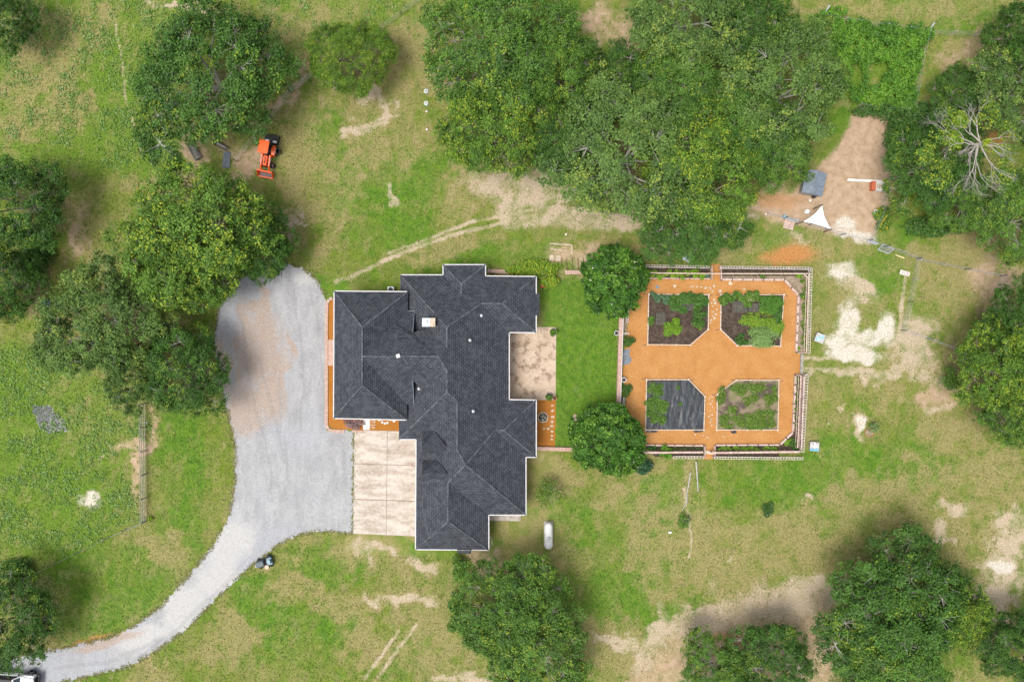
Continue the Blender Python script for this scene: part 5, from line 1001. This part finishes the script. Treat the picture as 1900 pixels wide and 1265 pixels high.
# ---- square painted boxes round the garden
def crate(label, px, py, rz, lidm, crossm, extra=None):
    o = thing("square_box", label, "box", (*G(px, py), 0), R(rz), group="square lidded boxes round the garden"); MB().box(0, 0, 0, .42, .92, .92).build("box", M['greywood'], o, bevel=.02); l_ = MB().box(0, 0, .42, .48, 1.02, 1.02).build("lid", lidm, o, bevel=.015)
    MB().box(0, 0, .481, .50, .9, .10).build("strap", crossm, l_); MB().box(0, 0, .481, .505, .10, .9).build("strap", crossm, l_)
    for a_ in (-1, 1):
        for b_ in (-1, 1): MB().box(a_ * .25, b_ * .25, .481, .497, .28, .28).build("panel", M['aqua'] if (a_ * b_ > 0 and crossm != M['white']) else M['paleboard'], l_)
    if extra: MB().box(0, -.36, .481, .51, 1.0, .28).build("blue_panel", M['skyblue'], l_)
    return o
crate("square box with patchy grey aqua lid in shade north of the garden", 1275, 478, -25, M['paleboard'], M['greyhood']); crate("square box with pale aqua crossed lid beside the white sand patch", 1518, 627, -20, M['paleboard'], M['aqua']); crate("square box with half blue lid off the garden's lower right corner", 1508, 827, -4, M['paleboard'], M['white'], True)
# ---- coop, sail and things in the chicken run
cp = thing("coop", "grey sheet roofed chicken coop half hidden under the oak", "coop", (*P(1512, 339, 1.6)[:2], 0), R(-12)); MB().box(0, 0, 0, 1.45, 1.9, 2.2).build("wall", M['greywood'], cp)
rfm = MB(); rfm.add([(-1.15, -1.3, 1.45), (1.15, -1.3, 1.45), (1.15, 1.3, 1.45), (-1.15, 1.3, 1.45), (-.1, -1.3, 1.85), (-.1, 1.3, 1.85)], [(0, 4, 5, 3), (4, 1, 2, 5), (0, 1, 4), (2, 3, 5), (0, 3, 2, 1)]); rf_ = rfm.build("roof", M['slate'], cp)
for k in range(7): MB().bar((-.1, -1.2 + k * .4, 1.865), (1.15, -1.2 + k * .4, 1.47), .04, .03).build("seam", M['slate'], rf_)
MB().box(.96, 0, .3, 1.2, .04, .7).build("door", M['darkwood'], cp)
bb = thing("black_box", "black storage box leaning at the coop's lower corner", "box", (*G(1511, 361.5), 0), R(35)); MB().box(0, 0, 0, .45, .85, .55).build("body", M['black'], bb, bevel=.03); MB().box(0, 0, .45, .52, .9, .6).build("lid", M['black'], bb, bevel=.03)
tag(stone(1503, 372, 3, "x", None, name="feed_bag", m=M['white']), "small white bag on the dirt left of the shade sail", "bag"); 
sl = thing("shade_sail", "white triangular shade sail stretched over the chicken run's lower corner", "shade sail", (*G(1515, 405), 0))
c1, c2, c3 = (1526, 380), (1490, 411), (1543, 425.5); hz = (2.3, 2.0, 2.0); N = 12; vs = []; idx = {}
for i in range(N + 1):
    for j in range(N + 1 - i):
        k = N - i - j; u, v_, w_ = i / N, j / N, k / N; px = c1[0] * u + c2[0] * v_ + c3[0] * w_; py = c1[1] * u + c2[1] * v_ + c3[1] * w_
        cx, cy = 1517, 408; e = 4.5 * (u * v_ + v_ * w_ * .55 + u * w_) * (1 - 3 * min(u, v_, w_)) if min(u, v_, w_) < .33 else 0; f_ = .40 * max(0, e) / 2; px += (cx - px) * min(f_, .35); py += (cy - py) * min(f_, .35)
        z = hz[0] * u + hz[1] * v_ + hz[2] * w_ - .25 * (27 * u * v_ * w_) * .6; idx[(i, j)] = len(vs); vs.append(P(px, py, z))
fs = []
for i in range(N):
    for j in range(N - i):
        fs.append((idx[(i, j)], idx[(i + 1, j)], idx[(i, j + 1)]))
        if (i + 1, j + 1) in idx and i + j + 2 <= N: fs.append((idx[(i + 1, j)], idx[(i + 1, j + 1)], idx[(i, j + 1)]))
cl = MB(); cl.add(vs, fs); cl = cl.build("cloth", M['sail'], sl, world=True, smooth=True); sm = cl.modifiers.new("thick", 'SOLIDIFY'); sm.thickness = .01
for (a_, b_), z in zip((c1, c2, c3), hz):
    p = P(a_, b_, z); MB().tube([(p[0], p[1], 0), (p[0], p[1], z + .1)], .06, 8).build("pole", M['darkwood'], sl, world=True)
tag(MB().bar((*G(1571, 334.5), .12), (*G(1635, 337.5), .12), .26, .24).build("white_beam", M['white']), "long white beam lying across the sandy chicken run", "beam")
cr = thing("nest_crate", "red and white wooden crate below the long white beam", "crate", (*G(1624, 347), 0), R(-4)); MB().box(-.42, 0, 0, .55, .45, 1.0).build("red_side", mat("rusty_red_board", (.42, .11, .05), .8, .25, 5), cr, bevel=.02); MB().box(.28, 0, 0, .42, .85, 1.0).build("white_box", M['white'], cr, bevel=.02); MB().box(.28, 0, .421, .45, .6, .5).build("panel", M['palewood'], cr)
def flatround(name, label, px, py, r_, m, cat): return tag(MB().lathe(*G(px, py), [(r_, 0), (r_, .3), (r_ * .8, .36), (r_ * .3, .36), (.01, .30)], 20).build(name, m, None, smooth=True), label, cat)
flatround("water_tub", "round white water tub on the dirt left of the shade sail", 1496, 393, .27, M['white'], "tub"); flatround("water_tub", "blue topped bucket at the fence left of the timber pallet", 1454, 402, .17, M['skyblue'], "bucket")
o = thing("bucket", "small white ring feeder at the right edge of the chicken run", "feeder", (*G(1623, 393), 0)); MB().lathe(0, 0, [(.18, 0), (.22, .3), (.14, .3), (.13, .1)], 16).build("body", M['white'], o); MB().cyl(0, 0, .0, .12, .12).build("feed", M['soil'], o)
def pallet(name, label, px, py, lx, ly, rz, nb_, m, cat):
    o = thing(name, label, cat, (*G(px, py), 0), R(rz)); w_ = lx / nb_
    for i in range(nb_): MB().box(-lx / 2 + (i + .5) * w_, 0, .07, .11, w_ * .86, ly).build("board", m, o)
    for y in (-.42, 0, .42): MB().box(0, y * ly, 0, .07, lx, .08).build("bearer", M['darkwood'], o)
    return o
pallet("pallet", "pale timber pallet on the grass outside the chicken run fence", 1463, 417, 1.15, 1.0, -12, 7, M['pinkwood'], "pallet"); pallet("small_pallet", "small pale plank panel on the grass near the wire fence corner", 1678, 507, 1.15, .52, -16, 4, mat("pale_pink_board", (.58, .47, .42), .8, .15, 4), "panel")
tag(MB().bar((*G(1661, 473), .05), (*G(1677, 479), .05), .12, .08).build("plank", mat("yellowish_plank", (.55, .46, .25), .8, .2, 4)), "short yellowish plank on the grass below the open wire gate", "plank")
tag(MB().box(0, 0, 0, .5, .26, .26).build("fence_block", M['palewood'], None, bevel=.02), "square pale post block at the left end of the chicken run fence", "post").location = (*G(1418, 398.5), 0)
# ---- logs
def log(label, pts, r_): 
    o = MB().tube([(*G(a_, b_), r_) for a_, b_ in pts], [r_ * (1 - .12 * i) for i in range(len(pts))], 8).build("log", M['palebark'], None, smooth=True); return tag(o, label, "log")
log("longer straight pale log pole lying below the bottom gate", [(1291, 855), (1293, 880), (1295, 911)], .10); log("jointed crooked pale log lying left of the straight pole", [(1281, 876), (1277, 900), (1274, 916), (1274, 932), (1265, 946)], .09)
for px, py, lab in ((440, 285, None),): pass
# ---- white ring planter under the oaks, blue barrel, seedling ring
o = thing("white_ring", "round white ring shaped stand glimpsed through the oaks left of the drive", "stand", (*P(303, 563, 1.5)[:2], 0)); MB().lathe(0, 0, [(.14, 0), (.12, 1.3), (.36, 1.4), (.38, 1.5), (.30, 1.54), (.18, 1.5), (.16, 1.40)], 20).build("bowl", M['white'], o, smooth=True); MB().cyl(0, 0, 1.35, 1.45, .16).build("inside", M['black'], o)
tag(MB().lathe(*P(80, 560, .8)[:2], [(.28, 0), (.32, .3), (.32, .6), (.28, .88), (.05, .9)], 18).build("barrel", M['bluebarrel'], None, smooth=True), "blue plastic barrel in the shade of the left edge oaks", "barrel")
o = thing("seedling_ring", "thin rusty ring round a young pale sapling on the right lawn", "planting ring", (*G(1613, 802), 0)); MB().tube([(math.cos(a_) * .5, math.sin(a_) * .5, .08) for a_ in np.linspace(0, 2 * math.pi, 25)], .035, 6).build("ring", M['terracotta'], o); MB().cyl(0, 0, -.02, .03, .45).build("soil", M['drysoil'], o)
shrub("sapling", "young pale green sapling leaning out of the thin rusty ring", 1623, 792, 11, 13, 1.2, .16, 420, (.09,.16,.04), (.19,.27,.09))
# ---- dark panels in the shade by the tractor
for lab, px, py, lx, ly, rz in (("dark wire panel lying slanted on dirt under the large top left oak", 362, 282, .75, 2.0, 30), ("black trailer like frame in the shade left of the tractor", 412, 272, 1.6, .4, -28)):
    o = thing("metal_frame", lab, "frame", (*G(px, py), 0), R(rz))
    for y in (-.5, .5): MB().bar((-lx / 2, y * ly, .3), (lx / 2, y * ly, .3), .08, .08).build("bar", M['black'], o)
    for k in range(5): x = -lx / 2 + lx * k / 4; MB().bar((x, -ly / 2, .3), (x, ly / 2, .3), .05, .05).build("bar", M['greywood'], o)
    MB().box(0, 0, .04, .24, lx * .9, ly * .9).build("deck", M['greywood'], o)
    for s_ in (-1, 1): MB().box(s_ * lx * .4, 0, 0, .28, .08, ly * .8).build("leg", M['black'], o)
o = thing("metal_frame", "grey slatted panel lying in front of the black trailer frame", "frame", (*G(421, 297), 0), R(-5))
for k in range(8): MB().bar((-.35 + k * .1, -.9, .1), (-.35 + k * .1, .9, .1), .06, .05).build("slat", M['slate'], o)
MB().box(0, .7, 0, .07, .8, .1).build("bearer", M['slate'], o); MB().box(0, -.7, 0, .07, .8, .1).build("bearer", M['slate'], o)
# ---- old brick bed outline north of the garden
edging("brick_outline", "thin pale brick outline of an old bed in the dry grass north of the house", [(1022,452),(1061,455),(1061,472)], .16, .07, M['stone'], cat="edging"); edging("brick_outline", "lower broken brick row of the old bed north of the house", [(1022,462),(1052,466)], .12, .06, M['stone'], cat="edging")
for lab, px, py, lx, ly in (("left buff paving slab above the bright vine shrub", 1024, 478, .5, .6), ("right buff paving slab above the bright vine shrub", 1036, 479, .5, .6)): tag(MB().box(0, 0, 0, .06, lx, ly).build("paving_slab", M['stone'], None, bevel=.015), lab, "paving slab").location = (*G(px, py), 0)
for i, px in enumerate((1042, 1051, 1062, 1072, 1082)): tag(MB().bar((*G(px, 478), .04), (*G(px + 1, 500), .04), .06, .07).build("furrow_stick", M['darkwood']), "thin dark stick lying in the dry plot beside the crape myrtle", "stick", "sticks in the dry plot")
# ---- fences
def board_fence(label, a, b, h=1.25, nr=4):
    A_, B_ = Vector((*G(*a), 0)), Vector((*G(*b), 0)); o = thing("board_fence", label, "fence", (A_.x, A_.y, 0)); L = (B_ - A_).length
    for k in range(nr): z = Vector((0, 0, .22 + k * (h - .3) / (nr - 1))); MB().bar(A_ + z, B_ + z, .045, .08).build("rail", M['greywood'], o, world=True)
    n = max(1, int(L / 2.4))
    for i in range(n + 1): p = A_.lerp(B_, i / n); MB().box(p.x + .1, p.y, 0, h + .08, .11, .11).build("post", M['greywood'], o, world=True)
    return o
board_fence("weathered four rail board fence between the left lawn and the rough pasture", (270, 748), (272, 965), 1.4)
def wire_fence(label, pts, h=1.2, m='darkwood', step=2.8, nw=5, pr=.045):
    P3 = [Vector((*G(*p), 0)) for p in pts]; o = thing("wire_fence", label, "fence", tuple(P3[0])); wm = M['metal']
    for A_, B_ in zip(P3[:-1], P3[1:]):
        L = (B_ - A_).length; n = max(1, round(L / step))
        for i in range(n + 1): p = A_.lerp(B_, i / n); MB().tube([(p.x, p.y, 0), (p.x, p.y, h)], pr, 6).build("post", M[m], o, world=True)
        for k in range(nw): z = Vector((0, 0, .12 + k * (h - .2) / (nw - 1))); MB().tube([A_ + z, B_ + z], .007, 4, False).build("wire", wm, o, world=True)
    return o
wire_fence("wire fence on dark posts running from the top edge towards the round lime tree", [(790, -6), (700, 62)]); wire_fence("wire fence passing between the round lime tree and the top left oak", [(583, 140), (540, 172), (505, 220), (470, 262), (440, 300)])
wire_fence("wire fence slanting from the board fence's foot to the lower left oak", [(271, 967), (205, 995), (150, 1022), (50, 1071)])
wire_fence("silvery wire fence along the lower side of the chicken run", [(1420, 397), (1455, 405), (1500, 418), (1560, 436), (1610, 447), (1640, 458), (1700, 480)], m='metal', step=2.4); wire_fence("silvery wire fence beside the right lawn, from the gate down to the corner", [(1700, 480), (1684, 560), (1671, 613)], m='metal'); wire_fence("silvery wire fence from the right lawn corner to the right edge oaks", [(1671, 613), (1720, 628), (1770, 648), (1800, 660)], m='metal')
wire_fence("wire fence along the top of the vivid green vine plot", [(1528, 36), (1600, 47), (1720, 64), (1850, 68)], m='metal'); wire_fence("wire fence between the vine plot and the dry square", [(1716, 66), (1702, 130), (1690, 205)], m='metal'); wire_fence("wire fence along the upper side of the chicken run", [(1590, 198), (1630, 206), (1678, 208)], m='metal'); wire_fence("wire fence along the right side of the chicken run", [(1640, 335), (1634, 392), (1612, 447)], m='metal'); wire_fence("faint wire fence in the dry pasture at far right", [(1700, 482), (1790, 500), (1855, 512), (1845, 580)], m='metal')
def gate(label, pts, h0=.05):
    o = thing("wire_gate", label, "gate", (*G(*centroid(pts)), 0)); q = [Vector((*G(*p), h0 + .03)) for p in pts]
    for i in range(4): MB().tube([q[i], q[(i + 1) % 4]], .045, 6).build("frame", M['metal'], o, world=True)
    mb = MB()
    for k in range(1, 8): mb.tube([q[0].lerp(q[1], k / 8), q[3].lerp(q[2], k / 8)], .012, 4, False)
    for k in range(1, 6): mb.tube([q[0].lerp(q[3], k / 6), q[1].lerp(q[2], k / 6)], .012, 4, False)
    mb.build("mesh", M['metal'], o, world=True); return o
gate("open tube framed wire gate lying flat on the grass right of the chicken run", [(1638, 453.5), (1658, 462), (1648, 471), (1628, 463)]); gate("narrow wire gate panel on the chicken run fence line", [(1608, 447), (1627, 452), (1622, 455), (1607, 449)], .3); gate("grey wire gate panel beside the timber pallet", [(1456, 404), (1480, 409), (1478, 413), (1455, 407)], .3)
for lab, pts in (("leaning silvery post at the vine plot's left corner", [(1520, 41), (1530, 20)]), ("leaning silvery post at the vine plot's right corner", [(1715, 72), (1721, 52)])):
    a_, b_ = G(*pts[0]), G(*pts[1]); tag(MB().tube([(*a_, 0), (*b_, 1.3)], .09, 8).build("leaning_post", M['metal']), lab, "post")
